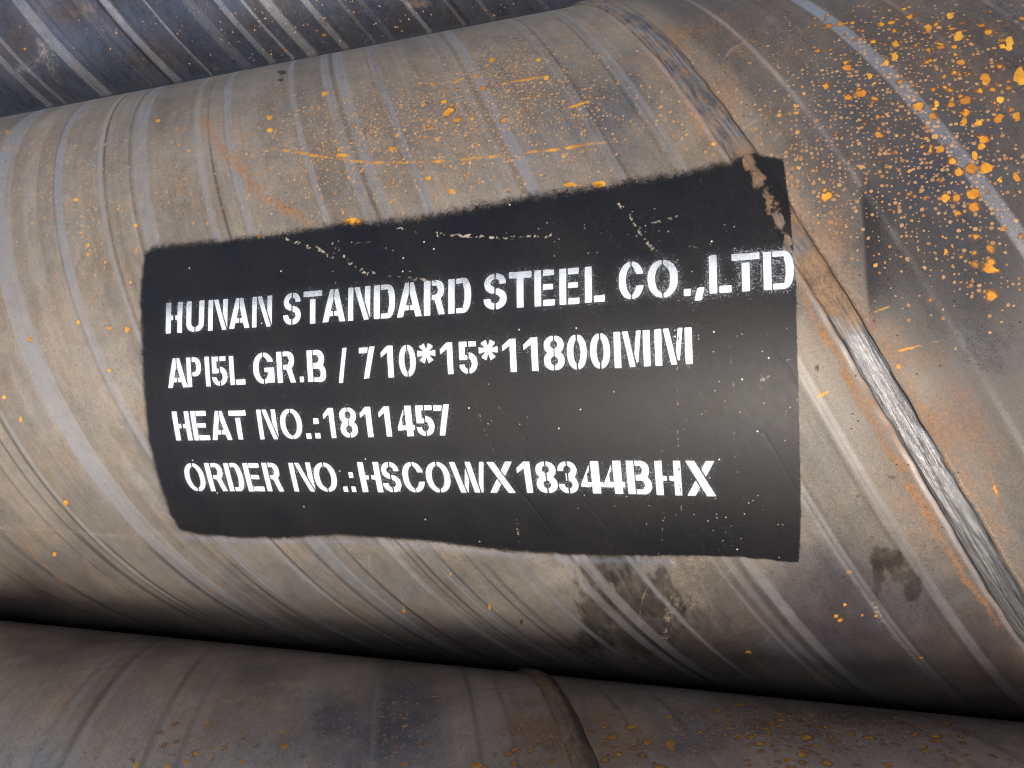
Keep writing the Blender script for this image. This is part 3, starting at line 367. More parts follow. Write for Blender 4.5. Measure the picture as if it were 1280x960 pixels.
PANEL_BLOBS = [('rustgap', -18.4, 99.6, [0.16667, 0.0, -0.02381, -0.11905], 1, 0.7), ('rustgap', -11.6, 87.0, [0.1323, -0.00778, -0.01167, -0.08755], 1, 0.7),
 ('rustgap', -5.0, 72.7, [0.15179, -0.00893, -0.01136, -0.07955], 1, 0.7), ('rustgap', 0.4, 57.9, [0.18182, 0.0, -0.00625, -0.09375], 1, 0.8),
 ('rustgap', 4.8, 42.7, [0.2381, 0.0, -0.01488, -0.10417], 0.9, 0.8), ('rustgap', 8.2, 28.9, [0.30612, 0.0, -0.0102, -0.14286], 0.9, 0.8),
 ('haze', -123.9, -165.7, [0.04198, -0.00573, 0.00545, -0.09815], 0.6, 1.0),
 ('haze', -72.6, -170.3, [0.08848, -0.00421, 0.00843, -0.14326], 0.5, 1.0), ('chips', -62.1, 45.5, [0.01705, 0.0, -0.00315, -0.02521], 0.35, 0.2),
 ('chips', -39.0, -45.6, [0.02344, 0.0, 0.0, -0.01442], 0.35, 0.2), ('chips', -27.4, -135.2, [0.02857, -0.0015, 0.0, -0.03158], 0.5, 0.2),
 ('chips', -184.2, -64.7, [0.02778, -0.00154, 0.0, -0.03333], 0.3, 0.2), ('chips', -304.2, 60.7, [0.02392, 0.0012, -0.00478, -0.05024], 0.3, 0.2),
 ('chips', -144.8, 58.6, [0.01393, 0.00082, -0.00328, -0.05902], 0.35, 0.2), ('chips', -70.0, -136.5, [0.01765, -0.00093, 0.0, -0.03947], 0.3, 0.2)]
PANEL = [(-516.8, 71.8, 5), (-515.9, 81.3, 7), (-510.5, 85.2, 8), (-476.3, 85.7, 8), (-443.8, 84.8, 8), (-390.7, 85.4, 8), (-321.0, 88.0, 8),
 (-274.0, 86.4, 9), (-240.0, 88.0, 10), (-206.8, 90.8, 10), (-168.6, 94.1, 10), (-113.6, 95.6, 9), (-62.0, 98.8, 9), (-27.0, 103.1, 7),
 (-13.3, 106.0, 3), (-4.3, 103.0, 2.5), (4.0, 100.0, 1.2), (5.8, 79.7, 0.8), (7.2, 61.0, 0.8), (8.4, 34.6, 0.8), (9.3, 16.6, 0.8), (8.8, -33.7, 0.9),
 (8.7, -77.0, 1), (8.5, -133.5, 1), (7.6, -154.1, 1), (6.3, -174.2, 0.9), (-0.4, -174.6, 1.2), (-11.2, -173.1, 2), (-36.0, -171.8, 2),
 (-72.8, -173.1, 2.5), (-119.2, -175.8, 4), (-148.3, -176.7, 4), (-203.2, -175.9, 5), (-279.0, -168.7, 5), (-352.6, -167.2, 5), (-409.6, -173.2, 5),
 (-449.5, -174.2, 5), (-494.0, -173.5, 5), (-513.3, -169.0, 5), (-517.9, -152.8, 6), (-516.4, -130.7, 6), (-517.0, -106.8, 6), (-516.9, -84.7, 6),
 (-514.4, -52.9, 6), (-513.3, -26.1, 6), (-513.2, 8.7, 6), (-515.6, 43.3, 5)]
OVERSPRAY = [(47.4, 73.1), (48.3, 51.0), (48.7, 25.7), (49.2, -1.5)]
LINES = [[('H', -487.2, -470.1, 9.1, 35.2), ('U', -466.1, -447.9, 9.3, 35.0), ('N', -443.7, -424.6, 9.5, 34.8), ('A', -422.9, -403.0, 9.7, 34.6),
  ('N', -400.7, -381.7, 9.8, 34.4), ('S', -371.1, -354.8, 10.1, 35.6), ('T', -352.4, -335.6, 10.1, 35.7), ('A', -335.2, -314.9, 10.2, 35.8),
  ('N', -312.5, -293.5, 10.4, 36.0), ('D', -290.3, -272.2, 10.5, 36.1), ('A', -270.8, -250.3, 10.6, 36.2), ('R', -248.5, -231.5, 10.7, 36.4),
  ('D', -228.9, -210.9, 10.8, 36.5), ('S', -201.2, -183.6, 12.0, 38.0), ('t', -182.1, -164.9, 12.1, 37.9), ('E', -163.1, -148.3, 12.2, 37.7),
  ('E', -144.9, -130.5, 12.3, 37.5), ('L', -126.7, -112.8, 12.4, 37.4), ('C', -103.2, -85.9, 13.0, 38.7), ('O', -83.7, -63.6, 12.7, 38.0),
  ('.', -60.2, -55.6, 12.7, 37.9), (',', -52.9, -46.5, 13.1, 38.2), ('L', -43.6, -29.7, 13.3, 38.3), ('T', -29.4, -12.1, 13.4, 38.1),
  ('D', -10.1, 8.3, 13.4, 37.8)],
 [('A', -487.6, -467.0, -36.3, -11.6), ('P', -467.1, -452.1, -36.1, -11.7), ('I', -448.9, -443.0, -36.0, -11.7), ('5', -441.7, -426.3, -35.8, -11.8),
  ('L', -424.2, -409.4, -35.6, -11.8), ('G', -401.0, -381.0, -35.4, -10.5), ('R', -378.4, -361.3, -35.4, -10.5), ('.', -357.9, -354.1, -35.3, -10.5),
  ('B', -350.5, -333.6, -35.3, -10.6), ('/', -323.1, -314.2, -37.0, -10.0), ('7', -304.0, -290.1, -33.8, -10.0), ('1', -285.4, -275.2, -33.8, -10.0),
  ('0', -270.3, -256.4, -33.8, -10.0), ('*', -253.8, -241.3, -33.5, -9.9), ('1', -236.5, -226.4, -33.2, -9.7), ('5', -221.8, -207.3, -33.1, -9.6),
  ('*', -205.1, -192.4, -33.1, -9.5), ('1', -188.2, -177.6, -33.0, -9.4), ('1', -172.1, -161.6, -32.9, -9.1), ('8', -157.4, -142.3, -32.9, -8.7),
  ('0', -140.6, -126.4, -32.9, -8.7), ('0', -124.2, -110.2, -32.9, -8.6), ('M', -107.5, -83.2, -32.6, -8.2), ('M', -80.2, -55.6, -32.0, -7.7)],
 [('H', -487.1, -469.7, -81.5, -56.1), ('e', -468.0, -451.3, -81.3, -56.2), ('A', -449.4, -429.1, -81.1, -56.3), ('T', -429.4, -412.4, -80.9, -56.3),
  ('N', -402.0, -383.8, -80.8, -56.1), ('O', -380.6, -360.3, -80.7, -55.8), ('.', -357.8, -353.1, -80.6, -55.7), (':', -349.6, -344.8, -80.4, -55.8),
  ('1', -340.2, -330.3, -80.1, -55.9), ('8', -325.9, -310.5, -79.8, -55.8), ('1', -307.6, -297.8, -79.6, -55.7), ('1', -291.3, -281.7, -79.3, -55.5),
  ('4', -276.2, -261.7, -79.1, -55.4), ('5', -260.5, -245.5, -78.9, -55.2), ('7', -245.1, -232.1, -78.7, -55.1)],
 [('O', -487.1, -466.4, -127.9, -101.6), ('R', -463.7, -445.8, -127.5, -101.4), ('D', -444.1, -427.0, -127.1, -101.2),
  ('e', -424.7, -408.3, -126.8, -101.1), ('R', -405.8, -389.3, -126.4, -100.9), ('N', -379.5, -359.0, -126.0, -100.5),
  ('O', -357.8, -337.1, -125.8, -100.2), ('.', -333.2, -329.1, -125.7, -99.9), (':', -325.8, -321.5, -125.6, -99.8),
  ('H', -316.1, -297.5, -125.4, -99.6), ('S', -296.5, -280.5, -125.1, -99.5), ('C', -278.5, -259.9, -124.8, -99.4),
  ('O', -258.6, -238.4, -124.5, -99.2), ('W', -237.7, -209.6, -124.1, -99.0), ('X', -208.0, -187.6, -123.7, -98.8),
  ('1', -184.8, -174.1, -123.5, -98.6), ('8', -170.8, -155.0, -123.2, -98.4), ('3', -154.2, -139.6, -123.1, -98.2),
  ('4', -137.6, -121.6, -123.0, -97.9), ('4', -121.3, -106.1, -122.9, -97.7), ('B', -104.3, -87.4, -122.9, -97.5), ('H', -84.8, -67.1, -123.1, -97.4),
  ('X', -64.1, -44.5, -123.3, -97.2)]]
F = 970.4419721533085
CAM = [[0.943627, -0.026443, 0.329952], [0.028012, 0.999608, 0.0], [0.329822, -0.009243, -0.943998]]
CEN = {'b': [0.71028, 1.13053], 'l': [-0.58771, 0.54395], 'm': [0.04656, 0.87443]}
KV = -0.5051
WELD = {'l': [114, 133], 'm': [23.9, 42.4]}
PITCH = 68.901

R = 0.355                                     # 710 mm pipe
PR = math.radians(PITCH)
def to_world(a, v, w):                        # survey frame -> world (X along the pipes, Y away, Z up)
    return Vector((a, w*math.cos(PR)+v*math.sin(PR), -w*math.sin(PR)+v*math.cos(PR)))
LIFT = R - to_world(0, *CEN['l']).z + .003    # the lowest pipe lies on the ground

# ---------------------------------------------------------------- camera, sky, sun, exposure
S = bpy.context.scene
cd = bpy.data.cameras.new('camera'); cam = bpy.data.objects.new('camera', cd); S.collection.objects.link(cam)
rx, ux, bx = [to_world(*c) for c in CAM]
cam.matrix_world = Matrix(((rx.x, ux.x, bx.x, 0), (rx.y, ux.y, bx.y, 0), (rx.z, ux.z, bx.z, LIFT), (0, 0, 0, 1)))
cd.sensor_fit = 'HORIZONTAL'; cd.sensor_width = 36; cd.lens = F/1280*36
cd.clip_start = .02; cd.clip_end = 5000
S.camera = cam
SUN_EL, SUN_AZ = math.radians(50), math.radians(9)    # the sun stands behind the camera, a little to its left
W = bpy.data.worlds.new('World'); S.world = W; W.use_nodes = True
wn = W.node_tree.nodes; sky = wn.new('ShaderNodeTexSky'); sky.sky_type = 'NISHITA'; sky.sun_disc = False
sky.sun_elevation = SUN_EL; sky.sun_rotation = math.pi + SUN_AZ*-1; sky.dust_density = 5.0; sky.air_density = .8; sky.ozone_density = .4
W.node_tree.links.new(sky.outputs[0], wn['Background'].inputs[0]); wn['Background'].inputs[1].default_value = .15
ld = bpy.data.lights.new('sun', 'SUN'); ld.energy = 1.75; ld.angle = math.radians(20); ld.color = (1, .93, .83)
sun = bpy.data.objects.new('sun', ld); S.collection.objects.link(sun)
sd = Vector((math.sin(SUN_AZ)*math.cos(SUN_EL), -math.cos(SUN_AZ)*math.cos(SUN_EL), math.sin(SUN_EL)))
sun.rotation_euler = sd.to_track_quat('Z', 'Y').to_euler(); sun.location = sd*30
vs = S.view_settings; vs.view_transform = 'Standard'; vs.look = 'None'; vs.exposure = .16; vs.gamma = 1; vs.use_curve_mapping = False
S.cycles.filter_width = 1.05; S.cycles.max_bounces = 8; S.cycles.transparent_max_bounces = 16

# ---------------------------------------------------------------- number helpers
rng = np.random.default_rng(7)
TAB = rng.random((257, 257)).astype(np.float32); TAB[256] = TAB[0]; TAB[:, 256] = TAB[:, 0]
def vn(x, y):                                  # value noise 0..1
    xi = np.floor(x).astype(np.int64); yi = np.floor(y).astype(np.int64)
    fx = (x-xi).astype(np.float32); fy = (y-yi).astype(np.float32)
    fx = fx*fx*(3-2*fx); fy = fy*fy*(3-2*fy); xi %= 256; yi %= 256
    a = TAB[xi, yi]; b = TAB[xi+1, yi]; c = TAB[xi, yi+1]; d = TAB[xi+1, yi+1]
    return a+(b-a)*fx+(c-a)*fy+(a-b-c+d)*fx*fy
def fbm(x, y, n=4):
    s = 0; a = .5; t = 0
    for i in range(n):
        s = s+a*vn(x+17.3*i, y+9.1*i); t += a; a *= .55; x = x*2.03; y = y*2.03
    return s/t
def sst(a, b, x):
    t = np.clip((x-a)/(b-a), 0, 1); return t*t*(3-2*t)
def chaikin(p, n=2):
    p = [np.array(q, float) for q in p]
    for _ in range(n):
        if len(p) < 3: break
        q = [p[0]]
        for a, b in zip(p[:-1], p[1:]): q += [a*.75+b*.25, a*.25+b*.75]
        p = q+[p[-1]]
    return np.array(p)
def seg_dist(Z, V, p):                         # distance to a polyline, and run length along it
    best = np.full(Z.shape, 1e9, np.float32); run = np.zeros(Z.shape, np.float32); acc = 0
    for a, b in zip(p[:-1], p[1:]):
        d = b-a; L = math.hypot(*d)
        if L < 1e-6: continue
        t = np.clip(((Z-a[0])*d[0]+(V-a[1])*d[1])/(L*L), 0, 1)
        q = np.hypot(Z-a[0]-t*d[0], V-a[1]-t*d[1]); m = q < best
        best = np.where(m, q, best); run = np.where(m, acc+t*L, run); acc += L
    return best, run, acc

class Surface:                                 # a grid of surface points (mm) with named layers of wear
    def __init__(s, zs, vs_):
        s.zs, s.vs = zs, vs_; s.shape = (len(zs), len(vs_)); s.L = {}
        s.Z, s.V = np.meshgrid(zs.astype(np.float32), vs_.astype(np.float32), indexing='ij')
    def layer(s, n, fill=0.):
        if n not in s.L: s.L[n] = np.full(s.shape, fill, np.float32)
        return s.L[n]
    def win(s, z0, z1, v0, v1):
        i = slice(max(np.searchsorted(s.zs, z0)-1, 0), np.searchsorted(s.zs, z1)+1)
        j = slice(max(np.searchsorted(s.vs, v0)-1, 0), np.searchsorted(s.vs, v1)+1)
        return i, j
    def blob(s, ly, z, v, M, st, rag, hard):
        a, b, c, d = M; inv = np.linalg.inv(np.array([[a, b], [c, d]])); e = np.abs(inv).sum(1)*1.9
        w = s.win(z-e[0], z+e[0], v-e[1], v+e[1]); Z = s.Z[w]; V = s.V[w]
        if Z.size == 0: return
        x = (Z-z)*a+(V-v)*b; y = (Z-z)*c+(V-v)*d; r = np.hypot(x, y)
        if hard:
            m = np.hypot(x-.3, y+.2)
            al = st*sst(.38, .62, 1.15-.72*r+rag*1.1*(fbm(Z*.45+z, V*.45+v, 3)-.5)+.25*(fbm(Z*.12+v, V*.12)-.5))
        else:
            n = fbm(Z*.035+z*.37, V*.035+v*.21, 5)
            n2 = fbm(Z*.22+V*.05+z, V*.22+v, 3)
            al = st*np.exp(-1.5*np.maximum(r-rag*1.1*(n-.5), 0)**2)*np.clip(1-rag*.9*(.62-n)*2.6, 0, 1.4)*(1-rag*.35*(1-n2))
            if ly == 'oil': al = st*sst(.22, .62, np.exp(-1.2*r*r)+rag*1.0*(fbm(Z*.11+z, V*.045+v, 4)-.5)+rag*.7*(fbm(Z*.45+V*.1, V*.12, 3)-.5))*(.6+.55*n2)
        t = s.layer(ly); t[w] = 1-(1-t[w])*(1-np.clip(al, 0, 1))
    def stroke(s, ly, pts, wd, st, mode):
        p = chaikin(pts); m = wd*1.6+2
        w = s.win(p[:, 0].min()-m, p[:, 0].max()+m, p[:, 1].min()-m, p[:, 1].max()+m); Z = s.Z[w]; V = s.V[w]
        if Z.size == 0: return
        wob = (fbm(Z*.06+3, V*.06, 3)-.5)*wd*.8
        d, run, tot = seg_dist(Z+wob, V+wob*.6, p); hw = max(wd/2, .45)
        if mode == 'line': al = np.exp(-(d/hw)**2)
        elif mode == 'dots':
            g = fbm(Z*.6+11, V*.6, 2); d = np.abs(d+(vn(Z*.25, V*.25)-.5)*hw*2.2)
            al = np.exp(-(d/(hw*1.1))**2)*sst(.47, .6, g)*1.3
        elif mode == 'brush':
            n = vn(run*.035+5, d*1.9+run*.01); n2 = fbm(Z*.3, V*.3, 3)
            al = np.exp(-(d/(hw*1.2))**2)*sst(.38, .75, n*.65+n2*.35)*1.3
        else:
            n = fbm(Z*.13+7, V*.13, 4); e = np.clip(np.minimum(run, tot-run)/(.12*tot+1), 0, 1)
            al = np.exp(-(d/hw)**2)*np.clip(.35+1.6*(n-.25), 0, 1.2)*(.3+.7*e)
        t = s.layer(ly); t[w] = 1-(1-t[w])*(1-np.clip(al*st, 0, 1))

def stripe_fields(Z, V, key):                  # helical roll marks: polish, dark edge and painted-in dark reflection, pale line
    s = Z-KV*V+1.2*(fbm(V*.006, Z*0+3.3, 2)-.5)
    out = {c: np.zeros(Z.shape, np.float32) for c in 'PDT'}
    for i, (s0, w, kd, st, v0, v1) in enumerate(STRIPES[key]):
        for kk in (0,):
            d = s-s0; e = 1.7 if kd == 'D' else 1.5
            m = np.abs(d) < w/2+3
            if not m.any(): continue
            vv = V[m]; dd = np.abs(d[m]); ph = i*7.7
            mod = np.clip(.45+1.25*(fbm(vv*.012+ph, vv*0+ph, 3)-.25), .1, 1.15)
            al = np.clip((w/2-dd)/e+.5, 0, 1)*mod*st
            if v0 > -9000: al *= sst(v0-12, v0+12, vv)*(1-sst(v1-30, v1+8, vv))  # bands held to the lower girth: the crevice's dark reflection painted as colour
            if kd == 'P': al *= .72+.28*vn(d[m]*.9+ph, vv*.02)
            out[kd][m] = np.maximum(out[kd][m], al)
    return out
def shell_height(Z, V, key):                   # millimetres above the true cylinder
    h = .5*(fbm(Z*.006, V*.006, 2)-.5)
    return h
def bead_edges(v, key):
    a, b = WELD[key]; v = np.asarray(v, float)
    l = a+2.2*(fbm(v*.022, v*0+2.5, 3)-.5)+1.0*(vn(v*.12, v*0+8)-.5)
    r = b+2.2*(fbm(v*.02, v*0+7.5, 3)-.5)+1.0*(vn(v*.14, v*0+4)-.5)
    return l, r
def bead_height(Z, V, key):
    top = 3.0 if key == 'm' else 4.2
    s = Z-KV*V; l, r = bead_edges(V, key); x = np.clip((s-l)/(r-l), 0, 1)*2-1
    h = top*np.clip(1-np.abs(x)**2.6, 0, 1)**.75
    f = np.clip(h/top*2, 0, 1)
    h = h+f*(.07*np.sin((V-13*x*x)*1.05+5*fbm(V*.06, x*2, 2))*(1-x*x)*(.3+fbm(V*.03, x*0, 2))+1.1*(fbm(s*.22, V*.022+x, 3)-.5)+.45*(vn(s*1.1, V*.03)-.5))
    return np.where((s > l) & (s < r), h, 0)

# ---------------------------------------------------------------- mesh helpers
def link(name, me, mat, parent=None):
    o = bpy.data.objects.new(name, me); S.collection.objects.link(o)
    if mat: me.materials.append(mat)
    if parent: o.parent = parent
    return o
def grid_mesh(name, co, wrap=False, attrs=None, extra=None):
    ni, nj = co.shape[:2]; idx = np.arange(ni*nj).reshape(ni, nj)
    if wrap: idx = np.concatenate([idx, idx[:, :1]], 1)
    q = np.stack([idx[:-1, :-1], idx[1:, :-1], idx[1:, 1:], idx[:-1, 1:]], -1).reshape(-1, 4)
    v = co.reshape(-1, 3)
    if extra is not None:
        ev, eq = extra; q = np.concatenate([q, eq+len(v)]); v = np.concatenate([v, ev])
    me = bpy.data.meshes.new(name); me.vertices.add(len(v)); me.vertices.foreach_set('co', v.astype(np.float32).ravel())
    me.loops.add(q.size); me.loops.foreach_set('vertex_index', q.astype(np.int32).ravel())
    me.polygons.add(len(q)); me.polygons.foreach_set('loop_start', np.arange(0, q.size, 4, dtype=np.int32))
    me.update(calc_edges=True); me.polygons.foreach_set('use_smooth', np.ones(len(q), bool))
    for n, (ty, dt, arr) in (attrs or {}).items():
        w = arr.shape[-1] if arr.ndim > 2 else 1; a = arr.reshape(ni*nj, w).astype(np.float32)
        if extra is not None: a = np.concatenate([a, np.repeat(a[:1], len(extra[0]), 0)])
        at = me.attributes.new(n, ty, 'POINT'); at.data.foreach_set(dt, a.ravel())
    me.validate(); return me
def ring_pos(Z, V, h):                          # surface (mm) -> local metres; E is the elevation of the normal
    E = V/1000/R+PR; r = R+h/1000
    return np.stack([Z/1000, -np.cos(E)*r, np.sin(E)*r], -1)
def suv(Z, V): return ('FLOAT_VECTOR', 'vector', np.stack([Z/1000, V/1000, (Z-KV*V)/1000], -1))   # third: the helix the weld follows
def col4(*c): return ('FLOAT_COLOR', 'color', np.stack(c, -1))

# ---------------------------------------------------------------- node helpers
class NT:
    def __init__(s, name):
        s.m = bpy.data.materials.new(name); s.m.use_nodes = True; s.t = s.m.node_tree; s.n = s.t.nodes; s.n.clear()
    def put(s, sock, v):
        if v is None: return
        if isinstance(v, bpy.types.NodeSocket): s.t.links.new(v, sock)
        elif isinstance(v, (tuple, list)) and len(v) == 3 and sock.type == 'RGBA': sock.default_value = (*v, 1)
        else: sock.default_value = v
    def mth(s, op, a, b=None, c=None, clamp=False):
        n = s.n.new('ShaderNodeMath'); n.operation = op; n.use_clamp = clamp
        for i, x in enumerate((a, b, c)): s.put(n.inputs[i], x)
        return n.outputs[0]
    def mul(s, a, b): return s.mth('MULTIPLY', a, b)
    def add(s, a, b): return s.mth('ADD', a, b)
    def rng(s, x, a, b, c=0., d=1., smooth=False):
        n = s.n.new('ShaderNodeMapRange'); n.clamp = True
        if smooth: n.interpolation_type = 'SMOOTHSTEP'
        for k, v in zip(('Value', 'From Min', 'From Max', 'To Min', 'To Max'), (x, a, b, c, d)): s.put(n.inputs[k], v)
        return n.outputs[0]
    def mix(s, f, a, b, mode='MIX'):
        n = s.n.new('ShaderNodeMix'); n.data_type = 'RGBA'; n.blend_type = mode; n.clamp_factor = True
        s.put(n.inputs[0], f); s.put(n.inputs[6], a); s.put(n.inputs[7], b); return n.outputs[2]
    def fmix(s, f, a, b):
        n = s.n.new('ShaderNodeMix'); s.put(n.inputs[0], f); s.put(n.inputs[2], a); s.put(n.inputs[3], b); return n.outputs[0]
    def attr(s, name):
        n = s.n.new('ShaderNodeAttribute'); n.attribute_name = name; return n
    def sep(s, c):
        n = s.n.new('ShaderNodeSeparateColor'); s.put(n.inputs[0], c); return n.outputs
    def vmap(s, v, sc=(1, 1, 1), rot=0., loc=(0, 0, 0)):
        n = s.n.new('ShaderNodeMapping'); s.put(n.inputs[0], v); n.inputs['Scale'].default_value = sc
        n.inputs['Rotation'].default_value = (0, 0, rot); n.inputs['Location'].default_value = loc; return n.outputs[0]
    def helix(s, uv, a, b):                    # coordinates that run along and across the rolled strip
        n = s.n.new('ShaderNodeSeparateXYZ'); s.put(n.inputs[0], uv); c = s.n.new('ShaderNodeCombineXYZ')
        s.put(c.inputs[0], s.mul(n.outputs[2], a)); s.put(c.inputs[1], s.mul(n.outputs[1], b)); return c.outputs[0]
    def noise(s, v, scale, detail=4, rough=.55, dist=0.):
        n = s.n.new('ShaderNodeTexNoise'); s.put(n.inputs['Vector'], v); n.inputs['Scale'].default_value = scale
        n.inputs['Detail'].default_value = detail; n.inputs['Roughness'].default_value = rough; n.inputs['Distortion'].default_value = dist
        return n.outputs
    def voro(s, v, scale, feat='F1'):
        n = s.n.new('ShaderNodeTexVoronoi'); n.voronoi_dimensions = '2D'; n.feature = feat
        s.put(n.inputs['Vector'], v); n.inputs['Scale'].default_value = scale; return n.outputs
    def vadd(s, a, b, k):
        n = s.n.new('ShaderNodeVectorMath'); n.operation = 'MULTIPLY_ADD'; s.put(n.inputs[0], b); n.inputs[1].default_value = (k, k, k); s.put(n.inputs[2], a); return n.outputs[0]
    def bump(s, h, st, dist, nrm=None):
        n = s.n.new('ShaderNodeBump'); n.inputs['Strength'].default_value = st; n.inputs['Distance'].default_value = dist
        s.put(n.inputs['Height'], h); s.put(n.inputs['Normal'], nrm); return n.outputs[0]
    def bsdf(s, **k):
        n = s.n.new('ShaderNodeBsdfPrincipled')
        for a, b in k.items(): s.put(n.inputs[a.replace('_', ' ')], b)
        return n.outputs[0]
    def out(s, sh, alpha=None):
        o = s.n.new('ShaderNodeOutputMaterial')
        if alpha is not None:
            t = s.n.new('ShaderNodeBsdfTransparent'); m = s.n.new('ShaderNodeMixShader')
            s.put(m.inputs[0], alpha); s.t.links.new(t.outputs[0], m.inputs[1]); s.t.links.new(sh, m.inputs[2]); sh = m.outputs[0]
        s.t.links.new(sh, o.inputs[0]); return s.m

LEAN = math.atan(KV)
RUSTY, OCHRE, TANC = (.40, .17, .05), (.82, .40, .03), (.50, .38, .20)
def speck_mask(t, uv, dens, scale, rmin, rmax, wob):
    w = t.noise(uv, scale*1.7, 3)['Color']; p = t.vadd(uv, w, wob/scale)
    o = t.voro(p, scale); rnd = t.sep(o['Color'])
    on = t.mth('LESS_THAN', rnd[0], dens)
    rad = t.rng(t.mth('POWER', rnd[1], 2.2), 0, 1, rmin, rmax)
    d = t.mth('SUBTRACT', rad, o['Distance'])
    return t.mul(t.rng(d, -.03, .05, 0, 1), on), rnd[2], t.mul(t.rng(d, -.20, -.01, 0, 1, True), on)
def steel(name, rough, metal, spec_gain=1.):
    t = NT(name); uv = t.attr('suv').outputs['Vector']
    A = t.attr('tint'); M = t.attr('mark'); E = t.attr('extra')
    m = t.sep(M.outputs['Color']); e = t.sep(E.outputs['Color'])
    polish, ochre, speck, blot = m[0], m[1], m[2], M.outputs['Alpha']
    spray, dark, tan, rust = e[0], e[1], e[2], A.outputs['Alpha']
    big = t.noise(uv, 9, 5, .6)['Fac']; mid = t.noise(uv, 70, 5, .65)['Fac']; fine = t.noise(uv, 420, 4, .75)['Fac']; grain = t.noise(uv, 1100, 2, .7)['Fac']
    roll = t.noise(t.helix(uv, 420, 9), 1, 5, .7)['Fac']; band = t.noise(t.helix(uv, 60, 3), 1, 5, .6)['Fac']          # fine draw lines along the strip
    c = A.outputs['Color']
    f = t.add(t.mul(big, .75), t.add(t.mul(mid, .55), t.add(t.mul(fine, .85), t.add(t.mul(grain, 1.15), t.add(t.mul(roll, .28), t.mul(band, .32))))))
    c = t.mix(1., c, t.rng(f, 1.40, 2.52, .32, 1.68), 'MULTIPLY')
    warm = t.noise(uv, 24, 5, .6)['Fac']
    c = t.mix(t.rng(warm, .5, .72, 0, .34), c, t.mix(1., c, (1.28, .98, .70), 'MULTIPLY'))
    c = t.mix(t.rng(warm, .5, .3, 0, .34), c, t.mix(1., c, (.80, .95, 1.16), 'MULTIPLY'))
    c = t.mix(t.mul(dark, .8), c, (.022, .020, .020))
    pn = t.rng(t.add(mid, t.mul(roll, .6)), .55, .95, .55, 1.)
    pol = t.mth('MULTIPLY', t.mul(polish, 1.2), pn, clamp=True)
    c = t.mix(pol, c, (.47, .47, .475))
    # rust: thin bloom, fine droplets, coarse blisters
    ra = t.rng(t.add(rust, t.mul(t.add(t.add(mid, fine), -1.), .55)), .12, .95, 0, .95)
    ra = t.mul(ra, t.rng(rust, 0, .06, 0, 1))
    rc = t.mix(t.rng(fine, .35, .65), (.21, .095, .042), (.40, .205, .08))
    c = t.mix(ra, c, rc)
    vgrain = t.rng(t.add(t.mul(fine, .35), t.add(t.mul(mid, .35), grain)), .62, 1.08, 0, 1)
    c = t.mix(t.mul(t.rng(t.add(spray, t.mul(t.add(vgrain, -.5), .8)), .25, .80, 0, .88), t.rng(spray, .02, .2)), c, (.014, .014, .016))
    s1, r1, b1 = speck_mask(t, uv, t.mul(speck, 1.), 330, .16, .46, .4)
    s2, r2, b2 = speck_mask(t, t.vmap(uv, loc=(.37, .11, 0)), t.mul(speck, .12), 190, .10, .36, .5)
    s3, r3, b3 = speck_mask(t, t.vmap(uv, loc=(.17, .51, 0)), t.mul(blot, .75), 125, .08, .40, .55)
    s4, r4, b4 = speck_mask(t, t.vmap(uv, loc=(.77, .31, 0)), t.mul(blot, .5), 72, .07, .30, .6)
    halo = t.mix(t.mul(t.mth('MAXIMUM', speck, blot), .25), c, t.mix(1., c, (.78, .62, .58), 'MULTIPLY'))
    c = halo
    c = t.mix(t.mul(s1, .75), c, t.mix(r1, (.36, .17, .06), (.52, .31, .14)))
    c = t.mix(t.mul(s2, .85), c, t.mix(r2, (.50, .22, .05), (.62, .34, .10)))
    c = t.mix(t.mul(t.mth('MAXIMUM', b3, b4), .7), c, (.17, .075, .03))
    oc = t.mix(t.rng(mid, .35, .65), (.50, .19, .018), (.80, .42, .045))
    oc2 = t.mix(t.rng(t.add(fine, t.mul(r3, .5)), .45, 1.0), (.38, .14, .02), oc)
    c = t.mix(t.mul(s3, .95), c, oc2)
    c = t.mix(t.mul(s4, .95), c, t.mix(t.rng(fine, .3, .55), (.50, .20, .025), oc))
    c = t.mix(t.rng(t.add(ochre, t.mul(t.add(fine, -.5), .5)), .2, .6, 0, .95), c, oc)
    c = t.mix(t.rng(t.add(tan, t.mul(t.add(fine, -.5), .8)), .2, .9, 0, .8), c, (.46, .37, .24))
    # pits
    pv = t.voro(uv, 210); ps = t.sep(pv['Color'])
    pit = t.mul(t.rng(pv['Distance'], .16, .06, 0, 1), t.mth('LESS_THAN', ps[1], .035))
    c = t.mix(t.mul(pit, .8), c, (.02, .018, .016))
    spots = t.mth('MAXIMUM', t.mth('MAXIMUM', s1, s2), t.mth('MAXIMUM', s3, t.mth('MAXIMUM', s4, ra)))
    met = t.mul(t.fmix(pol, metal, .82), t.mth('SUBTRACT', 1., spots))
    rg = t.fmix(pol, t.rng(t.add(mid, fine), .7, 1.3, rough-.07, rough+.1), t.rng(fine, .3, .7, .20, .31))
    rg = t.fmix(spots, rg, .8)
    h = t.add(t.add(t.mul(fine, .5), t.mul(mid, .9)), t.add(t.mul(roll, .35), t.mul(grain, .3)))
    h = t.add(h, t.mul(t.mth('MAXIMUM', s3, s4), 1.2)); h = t.add(h, t.mul(ochre, 1.)); h = t.mth('SUBTRACT', h, t.mul(pit, 1.5))
    h = t.mth('SUBTRACT', h, t.add(t.mul(dark, 1.4), t.mul(polish, .5)))
    nb = t.bump(h, .55, .00022)
    return t.out(t.bsdf(Base_Color=c, Metallic=met, Roughness=rg, Normal=nb, Specular_IOR_Level=.5*spec_gain))
